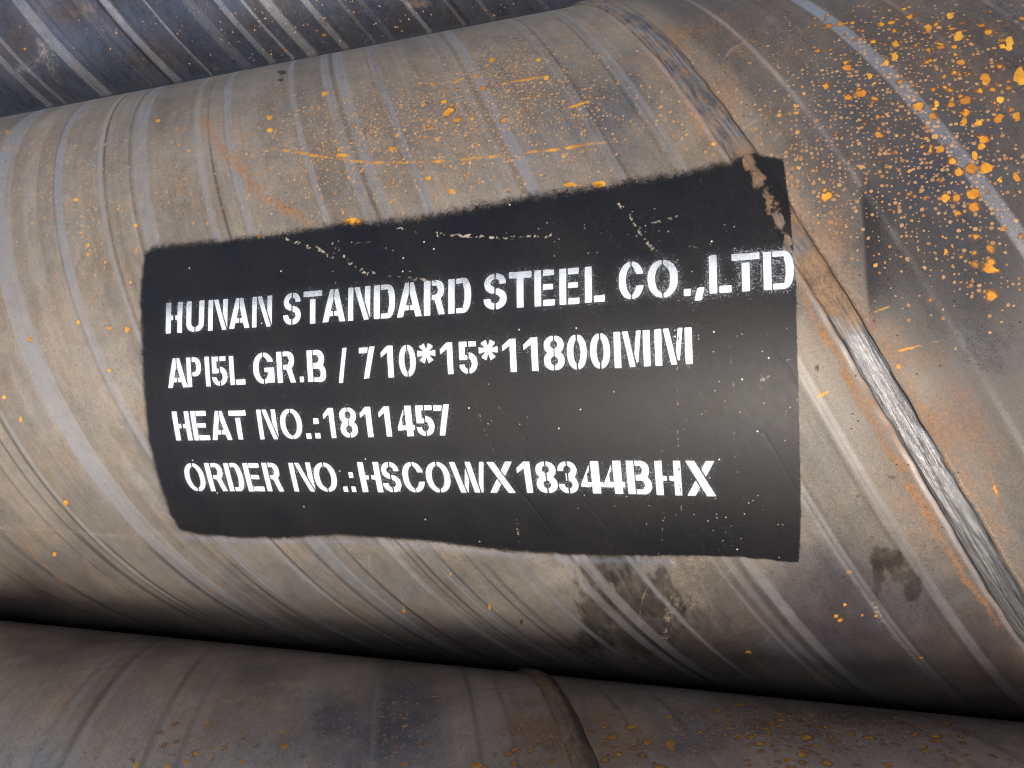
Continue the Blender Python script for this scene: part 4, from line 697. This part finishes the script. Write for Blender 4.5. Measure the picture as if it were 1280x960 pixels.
def weld_steel():
    t = NT('weld_metal'); uv = t.attr('suv').outputs['Vector']; A = t.sep(t.attr('weld').outputs['Color'])
    fine = t.noise(uv, 600, 4, .7)['Fac']; mid = t.noise(uv, 90, 5, .6)['Fac']
    lines = t.noise(t.helix(uv, 700, 34), 1, 5, .75, .6)['Fac']; sweep = t.noise(t.helix(uv, 190, 22), 1, 4, .6, .8)['Fac']
    c = t.mix(t.rng(sweep, .35, .65), (.14, .145, .152), (.40, .40, .39))
    c = t.mix(t.rng(lines, .50, .36, 0, .8), c, (.035, .034, .033))
    ru = t.rng(t.add(A[0], t.mul(t.add(t.add(mid, fine), -1.), .9)), .3, .7, 0, .95)
    c = t.mix(ru, c, t.mix(t.rng(t.add(fine, mid), .8, 1.2), (.095, .062, .038), (.29, .175, .085)))
    c = t.mix(t.mul(A[1], .9), c, (.015, .013, .012))
    c = t.mix(t.mul(A[2], .8), c, (.018, .014, .012))
    h = t.add(t.add(t.mul(mid, .5), t.mul(fine, .4)), t.add(t.mul(lines, 1.2), sweep))
    return t.out(t.bsdf(Base_Color=c, Metallic=t.mul(t.mth('SUBTRACT', 1., ru), .75), Roughness=t.fmix(ru, t.rng(fine, .3, .7, .34, .52), .55), Normal=t.bump(h, .9, .0005)))
def black_paint():
    t = NT('black_spray_paint'); uv = t.attr('suv').outputs['Vector']; P = t.attr('pan'); p = t.sep(P.outputs['Color'])
    cov, chip, gap, crease = p[0], p[1], p[2], P.outputs['Alpha']
    fine = t.noise(uv, 1500, 2, .6)['Fac']; mid = t.noise(uv, 120, 5, .6)['Fac']; big = t.noise(uv, 14, 4, .55)['Fac']
    n = t.rng(t.add(t.mul(fine, .75), t.mul(mid, .25)), .36, .64, 0, 1)
    al = t.rng(t.mth('SUBTRACT', cov, n), -.10, .12, 0, .98)
    g2 = t.add(t.mul(mid, .75), t.mul(t.noise(uv, 420, 4, .6)['Fac'], .35))
    al = t.mul(al, t.rng(t.add(gap, t.mul(t.add(g2, -.55), 1.5)), .40, .60, 1, .03))
    roll = t.noise(t.helix(uv, 330, 7), 1, 5, .65)['Fac']
    c = t.mix(t.rng(big, .35, .65), (.0075, .0085, .011), (.012, .012, .0125))
    c = t.mix(1., c, t.rng(t.noise(uv, 800, 2, .7)['Fac'], .3, .7, .45, 1.7), 'MULTIPLY')
    c = t.mix(t.rng(t.add(chip, t.mul(t.add(fine, -.5), 1.1)), .42, .85, 0, .8), c, t.mix(t.rng(mid, .35, .65), (.22, .18, .12), (.55, .50, .40)))
    sv = t.voro(uv, 330); ss = t.sep(sv['Color'])
    flk = t.mul(t.rng(sv['Distance'], .20, .08, 0, 1), t.mth('LESS_THAN', ss[0], t.mul(t.attr('flecks').outputs['Fac'], .16)))
    c = t.mix(t.mul(flk, t.rng(ss[1], 0, 1, .15, .9)), c, (.62, .58, .52))
    dv = t.voro(t.vmap(uv, loc=(.3, .7, 0)), 120); ds = t.sep(dv['Color'])
    dst = t.mul(t.rng(dv['Distance'], .09, .05, 0, 1), t.mth('LESS_THAN', ds[0], .014))
    c = t.mix(dst, c, (.7, .68, .64))
    rg = t.rng(t.add(t.mul(big, .6), t.add(t.mul(mid, .5), t.mul(fine, .5))), .6, 1., .36, .43)
    h = t.add(t.add(t.mul(fine, .35), t.mul(mid, .6)), t.add(t.mul(roll, .5), t.mul(crease, -2.5)))
    return t.out(t.bsdf(Base_Color=c, Roughness=rg, Normal=t.bump(h, .35, .0002), Specular_IOR_Level=.29), al)
def white_paint():
    t = NT('white_stencil_paint'); uv = t.attr('suv').outputs['Vector']; P = t.attr('ink'); p = t.sep(P.outputs['Color'])
    cov, halo, thick = p[0], p[1], p[2]
    fine = t.noise(uv, 1900, 2, .6)['Fac']; mid = t.noise(uv, 150, 4, .6)['Fac']
    n = t.rng(fine, .3, .7, 0, 1)
    body = t.rng(t.add(cov, t.mul(t.add(fine, -.5), .5)), .42, .64, 0, 1)
    coat = t.rng(t.add(thick, t.mul(t.add(n, -.5), .8)), .05, .62, .30, 1.)
    coat = t.mul(coat, t.rng(mid, .25, .5, .9, 1.))
    gn = t.rng(t.noise(uv, 850, 2, .75)['Fac'], .32, .68, 0, 1); dust = t.mul(t.rng(t.mth('SUBTRACT', t.mul(halo, .44), gn), -.06, .12, 0, .36), t.rng(halo, .02, .12, 0, 1))
    al = t.mth('MAXIMUM', t.mul(body, coat), dust)
    c = t.mix(t.rng(mid, .3, .7), (.60, .67, .75), (.69, .75, .81))
    wear = t.attr('wear').outputs['Fac']
    al = t.mul(al, t.rng(t.add(wear, t.mul(t.add(mid, -.5), .4)), .4, .6, 1., .1))
    return t.out(t.bsdf(Base_Color=c, Roughness=.55, Specular_IOR_Level=.3, Normal=t.bump(fine, .3, .00015)), al)

# ---------------------------------------------------------------- the ground
def ground():
    t = NT('pale_yard_ground'); g = t.n.new('ShaderNodeNewGeometry').outputs['Position']
    n1 = t.noise(g, .35, 6, .6)['Fac']; n2 = t.noise(g, 9, 6, .65)['Fac']; n3 = t.noise(g, 140, 3, .6)['Fac']
    c = t.mix(t.rng(n1, .3, .7), (.085, .078, .068), (.13, .12, .105)); c = t.mix(t.rng(n2, .4, .7, 0, .4), c, (.06, .055, .05))
    m = t.out(t.bsdf(Base_Color=c, Roughness=.9, Normal=t.bump(t.add(n2, n3), .5, .02)))
    xs = np.array([-1500, -400, -100, -30, -10, -3, 3, 10, 30, 100, 400, 1500.])
    X, Y = np.meshgrid(xs, xs, indexing='ij')
    o = link('ground', grid_mesh('ground', np.stack([X, Y, X*0], -1)), m); o['kind'] = 'structure'; return o
ground()

# ---------------------------------------------------------------- pipes
BASE = {'m': (.222, .194, .157), 'b': (.085, .100, .132), 'l': (.46, .375, .295)}
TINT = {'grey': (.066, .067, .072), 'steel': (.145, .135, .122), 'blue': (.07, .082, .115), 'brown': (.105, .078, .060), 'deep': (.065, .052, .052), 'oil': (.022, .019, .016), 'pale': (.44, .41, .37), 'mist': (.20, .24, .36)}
RANGE = {'m': (-1080, 230, 1.15, -71, 66, 1.15), 'b': (-1220, -60, 1.6, -46, -14, 1.2), 'l': (-1000, 260, 1.3, 60, 106, 1.0)}
def make_pipe(key, label, mat, seed):
    z0, z1, dz, t0, t1, dv = RANGE[key]
    zs = np.concatenate([np.linspace(-6000, z0-60, 24), np.arange(z0-40, z0, 10), np.arange(z0, z1, dz), np.arange(z1+8, z1+50, 10), np.linspace(z1+60, 5800, 24)])
    va, vb = math.radians(t0)*R*1000, math.radians(t1)*R*1000; full = 2*math.pi*R*1000
    vs_ = np.concatenate([np.arange(va, vb, dv), np.linspace(vb+6, va+full-6, 64)])
    sf = Surface(zs, vs_); Z, V = sf.Z, sf.V
    st = stripe_fields(Z, V, key)
    tint = np.empty(sf.shape+(3,), np.float32); tint[:] = BASE[key]
    sc = Z-KV*V; tint *= (1+.42*(fbm(sc*.016, V*.0011+3, 3)-.5)+.2*(fbm(sc*.11, V*.003+8, 3)-.5)+.15*(vn(sc*.5, V*.006)-.5)*vn(sc*.03, V*.008+5))[..., None]
    if key == 'm':                                # the next turn of strip, beyond the weld, carries darker scale
        far = sst(WELD['m'][1]+2, WELD['m'][1]+30, sc+14*(fbm(Z*.02, V*.02, 3)-.5))[..., None]; tint *= 1-far*(1-np.array([.52, .52, .545], np.float32))
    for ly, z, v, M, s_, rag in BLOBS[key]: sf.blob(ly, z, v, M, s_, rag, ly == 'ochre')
    for ly, p, w, s_, md in STROKES[key]: sf.stroke(ly, p, w, s_, md)
    pale = sf.layer('pale'); pale[:] = np.maximum(pale, st['T']*.6)
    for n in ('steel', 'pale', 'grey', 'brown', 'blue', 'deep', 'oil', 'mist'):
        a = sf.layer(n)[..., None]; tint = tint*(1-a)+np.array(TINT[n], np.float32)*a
    if key == 'm':                                # a second, masked burst of black spray to the right of the weld
        p = chaikin(OVERSPRAY); zi = np.interp(V, p[::-1, 1], p[::-1, 0]); vm = (V-p[:, 1].mean())/(.62*np.ptp(p[:, 1]))
        d = Z-zi; a = sst(-1.5, 3, d)*np.exp(-np.maximum(d, 0)/24)*np.exp(-vm**4)*1.05
        sf.layer('spray')[:] = np.maximum(sf.layer('spray'), a)
    if key == 'm':
        s = Z-KV*V; l, r = bead_edges(V, key)     # scorched, rust-tinged strip on both sides of the weld
        d = np.maximum(np.maximum(l-s, s-r), 0); hz = np.exp(-(d/9)**1.5)*np.clip(fbm(Z*.03, V*.03, 4)*1.6-.25, 0, 1)
        sf.layer('rust')[:] = np.maximum(sf.layer('rust'), hz*.5)
        sf.layer('tan'); dk = np.exp(-((s-r-.2)/1.0)**2)*.9+np.exp(-((s-l+.2)/.8)**2)*.5
        lm = np.clip(fbm(V*.04+9, V*0, 3)*2-.35, 0, 1); st['P'] = np.maximum(st['P'], .8*lm*np.exp(-((s-l+2.0)/1.3)**2)); sf.layer('tan')[:] = np.maximum(sf.layer('tan'), .55*lm*np.exp(-((s-r-2.2)/.9)**2))
        st['D'] = np.maximum(st['D'], dk*np.clip(fbm(V*.05, V*0, 3)*2.2-.4, 0, 1))
    L = sf.layer
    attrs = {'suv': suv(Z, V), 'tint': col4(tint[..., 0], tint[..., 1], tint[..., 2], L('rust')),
             'mark': col4(st['P'], L('ochre'), L('speck'), L('blot')), 'extra': col4(L('spray'), st['D'], L('tan'), Z*0)}
    co = ring_pos(Z, V, shell_height(Z, V, key))
    # bore and cut ends, 15 mm wall
    k = 96; th = np.linspace(0, 2*math.pi, k, endpoint=False); ri = R-.015; ev = []; eq = []
    for x, r in ((-6, R), (-6, ri), (5.8, ri), (5.8, R)):
        ev.append(np.stack([th*0+x, -np.cos(th)*r, np.sin(th)*r], -1))
    for b in range(3):
        for i in range(k): eq.append((b*k+i, b*k+(i+1) % k, (b+1)*k+(i+1) % k, (b+1)*k+i))
    root = bpy.data.objects.new('steel_pipe', None); S.collection.objects.link(root)
    root.location = to_world(0, *CEN[key])+Vector((0, 0, LIFT)); root.empty_display_size = .2
    root['label'] = label; root['category'] = 'steel pipe'; root['group'] = 'spiral welded steel pipes in the pile'
    link('pipe_wall', grid_mesh('pipe_wall', co, True, attrs, (np.concatenate(ev), np.array(eq))), mat, root)
    return root
def make_bead(key, root, mat, v0, v1, rusty):
    vv = np.arange(v0, v1, .8); x = np.linspace(-1.06, 1.06, 34)
    l, r = bead_edges(vv, key); mid, hw = (l+r)/2, (r-l)/2
    s = mid[:, None]+hw[:, None]*x[None]; V = np.repeat(vv[:, None], len(x), 1); Z = s+KV*V
    h = bead_height(Z, V, key)+shell_height(Z, V, key)-np.where(np.abs(x) > 1, .5, 0)[None]+.02
    ru = rusty(V)+0*Z; ed = np.exp(-((x[None]-.93)/.07)**2)*1.0+np.exp(-((x[None]+.96)/.05)**2)*.45+0*Z
    ed *= np.clip(fbm(V*.06, Z*0+x, 3)*2-.3, 0, 1)
    me = grid_mesh('weld_bead', ring_pos(Z, V, h), False, {'suv': suv(Z, V), 'weld': col4(ru, ed, (sst(-.1, .45, x)[None]*(key == 'l')+ru*0)*np.clip(fbm(V*.05, Z*0+2, 3)*1.5+.15, 0, 1), ru*0)})
    return link('weld_bead', me, mat, root)

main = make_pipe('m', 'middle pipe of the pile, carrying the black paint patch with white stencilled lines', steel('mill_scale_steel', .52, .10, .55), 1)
back = make_pipe('b', 'uppermost dark bluish pipe with bright slanting roll marks and a white smear', steel('bare_rolled_steel', .30, .7), 2)
low = make_pipe('l', 'lowest pipe, dark brown and blue, its rusty weld seam below the painted pipe', steel('weathered_steel', .36, .40), 3)
wm = weld_steel()
def vdeg(d): return math.radians(d)*R*1000
make_bead('m', main, wm, vdeg(-110), vdeg(100), lambda V: np.clip(.12+.36*sst(0, 60, V)+.75*np.exp(-((V-10)/26)**2)+.5*np.exp(-((V-84)/24)**2), 0, 1))
make_bead('l', low, wm, vdeg(20), vdeg(125), lambda V: .95+0*V)

# ---------------------------------------------------------------- black paint patch
def make_panel(root, mat):
    pz = [p[0] for p in PANEL]; pv = [p[1] for p in PANEL]
    zs = np.arange(min(pz)-14, max(pz)+12, 1.1); vs_ = np.arange(min(pv)-14, max(pv)+14, 1.1)
    sf = Surface(zs, vs_); Z, V = sf.Z, sf.V; n = len(PANEL)
    best = np.full(Z.shape, 1e9, np.float32); soft = np.ones(Z.shape, np.float32); ins = np.zeros(Z.shape, bool)
    for i in range(n):
        a, b = PANEL[i], PANEL[(i+1) % n]; dx, dy = b[0]-a[0], b[1]-a[1]; L2 = dx*dx+dy*dy
        t = np.clip(((Z-a[0])*dx+(V-a[1])*dy)/L2, 0, 1); d = np.hypot(Z-a[0]-t*dx, V-a[1]-t*dy); m = d < best
        best = np.where(m, d, best); soft = np.where(m, a[2]+(b[2]-a[2])*t, soft)
        c = ((a[1] > V) != (b[1] > V))
        if abs(dy) > 1e-6: ins ^= c & (Z < dx*(V-a[1])/dy+a[0])
    d = np.where(ins, best, -best)+(fbm(Z*.09, V*.09, 4)-.5)*soft*.2
    cov = np.clip(.5+d/(2.*soft*.62), 0, 1)
    for ly, p, w, s_, md in PANEL_STROKES: sf.stroke(ly, p, w, s_, md)
    for ly, z, v, M, s_, rag in PANEL_BLOBS: sf.blob(ly, z, v, M, s_, rag, False)
    L = sf.layer; gap = np.maximum(L('rustgap'), L('haze')*.8)
    h = shell_height(Z, V, 'm')+bead_height(Z, V, 'm')+.55
    me = grid_mesh('paint_patch', ring_pos(Z, V, h), False, {'suv': suv(Z, V), 'pan': col4(cov, L('chip'), gap, L('crease')), 'flecks': ('FLOAT', 'value', L('chips'))})
    return link('paint_patch', me, mat, root)
make_panel(main, black_paint())

# ---------------------------------------------------------------- stencil alphabet, drawn on a unit-high cell of width w
T = .2
def glyph(ch, w, X, Y):
    def box(x0, y0, x1, y1): return (X >= x0) & (X <= x1) & (Y >= y0) & (Y <= y1)
    def ell(x0, y0, x1, y1, p=2.2): return (np.abs((X-(x0+x1)/2)/((x1-x0)/2))**p+np.abs((Y-(y0+y1)/2)/((y1-y0)/2))**p) <= 1
    def ring(x0, y0, x1, y1, t=T, ty=.15, p=2.3): return ell(x0, y0, x1, y1, p) & ~ell(x0+t, y0+ty, x1-t, y1-ty, 2)
    def seg(x0, y0, x1, y1, t, ya=0, yb=1): return (np.abs(X-(x0+(x1-x0)*(Y-y0)/(y1-y0))) <= t/2) & (Y >= ya) & (Y <= yb)
    g = .04; t = T; c = w/2; vgap = np.abs(X-c) < g/2
    def bowl(y0, y1, x1=None): # right half of a ring hung on a stem
        x1 = w if x1 is None else x1; a = t+g
        o = ((X < x1-.26) & (Y > y0) & (Y < y1)) | ell(x1-.52, y0, x1, y1, 2.3); i = ((X < x1-.24) & (Y > y0+.15) & (Y < y1-.15)) | ell(x1-.46, y0+.15, x1-t, y1-.15, 2.2)
        return o & ~i & (X > a)
    if ch == 'H':
        return box(0, 0, t, 1) | box(w-t, 0, w, 1) | (box(t-.01, .43, w-t+.01, .57) & ~(np.abs(X-c) < .035))
    if ch == 'U': return ((box(0, .28, w, 1) | ell(0, 0, w, .58)) & ~(box(t, .28, w-t, 1.1) | ell(t, .15, w-t, .45, 2)) & (Y <= 1)) & ~(vgap & (Y < .3))
    if ch == 'N':
        b = t*.9; x0 = b+.035+t*.38; x1 = w-t*.60; d = seg(x0, 1, x1, 0, t*.86); near = seg(x0, 1, x1, 0, t*.86+.085)
        return box(0, 0, b, 1) | (d & (X > b+.035)) | (box(w-b, 0, w, 1) & ~near & (X > x0+(x1-x0)*(1-Y)))
    if ch == 'A':
        legs = seg(t*.5, 0, c-.03, 1.02, t*1.02) | seg(w-t*.5, 0, c+.03, 1.02, t*1.02)
        return (legs | (box(w*.2, .19, w*.8, .34) & (np.abs(X-c) < .23))) & ~(np.abs(X-c) < g*.42)
    if ch == 'S':
        top = ell(w*.03, .44, w*.97, 1, 2.1) & ~ell(c-w*.19, .62, c+w*.19, .84, 2) & ~((X > c) & (Y < .70))
        bot = ell(0, 0, w, .585, 2.1) & ~ell(c-w*.20, .17, c+w*.20, .41, 2) & ~((X < c) & (Y > .31))
        return (top | bot) & ~vgap
    if ch == 'T': return box(0, .82, w, 1) | box(c-t*.5, 0, c+t*.5, .75)
    if ch == 't': return box(0, .82, w, 1) | box(c-t*.5, 0, c+t*.5, .83)
    if ch == 'D': return box(0, 0, t, 1) | bowl(0, 1)
    if ch == 'O': return ring(0, 0, w, 1, .2, .13, 2.15) & ~(vgap & ((Y > .75) | (Y < .25)))
    if ch == '0': return (ell(0, 0, w, 1, 2.2) & ~ell(w*.33, .17, w*.67, .83, 2)) & ~(vgap & ((Y > .7) | (Y < .3)))
    if ch == 'C': return ring(0, 0, w, 1, .2, .13, 2.15) & ~((X > c) & (Y > .36) & (Y < .66)) & ~(vgap & ((Y > .75) | (Y < .25)))
    if ch == 'G':
        r = ring(0, 0, w, 1, .22, .14, 2.2) & ~((X > c) & (Y > .49) & (Y < .69))
        return (r | box(c+.03, .37, w, .51) | box(w-.22, .03, w, .51)) & ~(vgap & ((Y > .72) | (Y < .3)))
    if ch == 'R': return box(0, 0, t, 1) | bowl(.43, 1, w*.96) | seg(w-t*.5, 0, w*.62, .52, t, 0, .48)
    if ch == 'P': return box(0, 0, t, 1) | bowl(.36, 1)
    if ch == 'B': return box(0, 0, t, 1) | bowl(.45, 1, w*.93) | bowl(0, .56)
    if ch == 'E': return box(0, 0, t, 1) | ((box(t, .83, w*.97, 1) | box(t, .44, w*.93, .60) | box(t, 0, w, .17)) & (X > t+.055))
    if ch == 'e': return box(0, 0, t, 1) | ((box(t, .83, w*.97, 1) | box(t, .43, w*.86, .59) | box(t, 0, w, .18)) & (X > t+.02))
    if ch == 'L': return box(0, 0, t, 1) | box(t+.05, 0, w, .19)
    if ch == 'I': return box(c-t*.5, 0, c+t*.5, 1)
    if ch == 'M':
        b = w*.19; d = seg(b+g+.085, 1, w*.51, 0, .165) & (X > b+g); near = seg(b+g+.085, 1, w*.51, 0, .165+2*g)
        e = seg(w-b-g-.075, 1, w*.60, .12, .135, .12, 1) & (X < w-b-g) & ~near & (X > w*.5)
        return box(0, 0, b, 1) | d | e | box(w-b, 0, w, 1)
    if ch == 'W':
        a = seg(.09, 1, w*.30, 0, .18); na = seg(.09, 1, w*.30, 0, .18+2*g); b = seg(w*.53, 1, w*.38, 0, .14) & ~na & (X > w*.2)
        e = seg(w*.53, 1, w*.70, 0, .18); ne = seg(w*.53, 1, w*.70, 0, .18+2*g); f = seg(w-.08, 1, w*.80, 0, .15) & ~ne & (X > w*.6)
        return a | (b & ~(ne & (Y < .9))) | e | f
    if ch == 'X':
        d = seg(.12, 1, w-.12, 0, .235); e = seg(w-.11, 1, .11, 0, .22); k = np.abs(X-(.12+(w-.24)*(1-Y))) > .12+g
        return d | (e & k)
    if ch == '/': return seg(.07, 0, w-.07, 1, .14)
    if ch == '7': 
        d = seg(w*.32+.04, 0, w-.10, 1, .2); nd = seg(w*.32+.04, 0, w-.10, 1, .2+2*g); return d | (box(0, .80, w*.9, .98) & ~nd & (X < w*.72))
    if ch == '1': return box(w-t, 0, w, 1) | ((X > 0) & (X < w-t+.02) & (Y < 1-.20*(w-t-X)/(w-t)) & (Y > .79-.16*(w-t-X)/(w-t)))
    if ch == '5':
        left = (box(.02, .42, .02+t, 1) | box(.02, .83, c, 1) | (box(.02, .42, c, .58))) & (X < c-g/2) & ~ (box(.02+t, .60, c, .83))
        right = (box(c, .83, w*.95, 1) | (ell(-.05, 0, w, .66, 2.2) & ~ell(w*.3, .15, w*.68, .47, 2))) & (X > c+g/2)
        low = (ell(0, 0, w, .66, 2.2) & ~ell(w*.3, .15, w*.68, .47, 2)) & (X < c-g/2) & (Y < .30)
        return left | right | low
    if ch == '8': return ((ell(w*.02, .46, w*.98, 1, 2.2) | ell(0, 0, w, .57, 2.2)) & ~ell(c-w*.17, .64, c+w*.17, .86, 2) & ~ell(c-w*.18, .16, c+w*.18, .40, 2)) & ~vgap
    if ch == '3': 
        a = (ell(w*.02, .46, w*.98, 1, 2.2) & ~(ell(c-w*.18, .63, c+w*.18, .86, 2) | box(-.1, .40, c-w*.1, .70))); b = (ell(0, 0, w, .57, 2.2) & ~(ell(c-w*.19, .16, c+w*.19, .40, 2) | box(-.1, .30, c-w*.1, .60)))
        return (a | b | box(c-w*.1, .45, w*.75, .57)) & ~(vgap & ((Y > .8) | (Y < .2) | True))
    if ch == '4':
        s0 = w*.50; st = .235
        left = (X > 0) & (X < s0-g) & (Y > .20) & (Y < .30+.62*(X/(s0-g))) & ~((X > s0*.62) & (X < s0) & (Y > .37) & (Y < .33+.45*(X/(s0))))
        return left | box(s0-.005, 0, s0+st, 1) | box(s0, .21, w, .37) | box(s0-g, .22, s0, .36)
    if ch == '*':
        y0 = .70; m = np.zeros(X.shape, bool)
        for i in range(6):
            an = i*math.pi/3; u = (X-c)*math.cos(an)+(Y-y0)*math.sin(an); q = np.abs(-(X-c)*math.sin(an)+(Y-y0)*math.cos(an)); m |= (u > .0) & (u < .31) & (q < .035+.22*u)
        return m
    if ch == '.': return box(0, 0, w, .19)
    if ch == ':': return box(0, 0, w, .19) | box(0, .48, w, .67)
    if ch == ',': return seg(w*.30, -.15, w*.62, .19, .19, -.15, .19)
    return box(0, 0, w, 1)
def blur(a, s):
    n = int(3*s)+1; k = np.exp(-.5*(np.arange(-n, n+1)/s)**2); k /= k.sum()
    a = np.apply_along_axis(lambda r: np.convolve(r, k, 'same'), 0, a); return np.apply_along_axis(lambda r: np.convolve(r, k, 'same'), 1, a)
THICK = [lambda Z, V, u, q: .80-.55*sst(.35, 1.0, q)-.3*sst(.12, 0, u)+.1*u, lambda Z, V, u, q: .95-.2*sst(.8, 1.1, q),
         lambda Z, V, u, q: 1+0*q, lambda Z, V, u, q: .98-.3*sst(.045, 0, u)-.35*sst(.84, 1, u)*sst(.6, .1, q)]
def make_line(i, gl, root, mat):
    st = .55; z0 = min(g[1] for g in gl)-12; z1 = max(g[2] for g in gl)+12; v0 = min(g[3] for g in gl)-16; v1 = max(g[4] for g in gl)+12
    zs = np.arange(z0, z1, st/2); vs_ = np.arange(v0, v1, st/2); Z, V = np.meshgrid(zs, vs_, indexing='ij'); ink = np.zeros(Z.shape)
    qn = np.zeros(Z.shape)
    zc = np.array([(g[1]+g[2])/2 for g in gl]); vb = np.interp(zs, zc, [g[3] for g in gl]); vt = np.interp(zs, zc, [g[4] for g in gl])
    Q = (V-vb[:, None])/(vt-vb)[:, None]; U = (Z-z0)/(z1-z0)
    for ch, a, b, lo, hi in gl:
        m = slice(np.searchsorted(zs, a-2), np.searchsorted(zs, b+2)); h = hi-lo
        X = (Z[m]-a)/h; Y = Q[m]; ink[m] = np.maximum(ink[m], glyph(ch, (b-a)/h, X, Y))
    cov = blur(ink, .8)[::2, ::2]; halo = np.clip(blur(ink, 11)*1.5, 0, 1)[::2, ::2]
    Z, V, U, Q = Z[::2, ::2], V[::2, ::2], U[::2, ::2], Q[::2, ::2]
    th = np.clip(THICK[i](Z, V, U, Q)+.5*(fbm(Z*.03+5*i, V*.03, 3)-.5), 0, 1)
    if i == 0: halo = np.clip(halo*(1+1.2*sst(.55, 1, U)), 0, 1)
    sf = Surface(Z[:, 0], V[0])
    for ly, p, w, s_, md in PANEL_STROKES:
        if ly == 'crease' or md == 'dots': sf.stroke('wear', p, w*.8, s_*.9, 'line' if ly == 'crease' else 'dots')
    h = shell_height(Z, V, 'm')+bead_height(Z, V, 'm')+.95
    me = grid_mesh('stencil_lettering', ring_pos(Z, V, h), False, {'suv': suv(Z, V), 'ink': col4(cov, halo, th, th*0), 'wear': ('FLOAT', 'value', sf.layer('wear'))})
    return link('stencil_lettering', me, mat, root)
wp = white_paint()
NAMES = ['top line of white stencilled letters, thin at their tops', 'second line of white stencilled letters and figures', 'short third line of white stencilled letters', 'bottom line of white stencilled letters']
for i, gl in enumerate(LINES):
    o = make_line(i, gl, main, wp); o['label'] = NAMES[i]
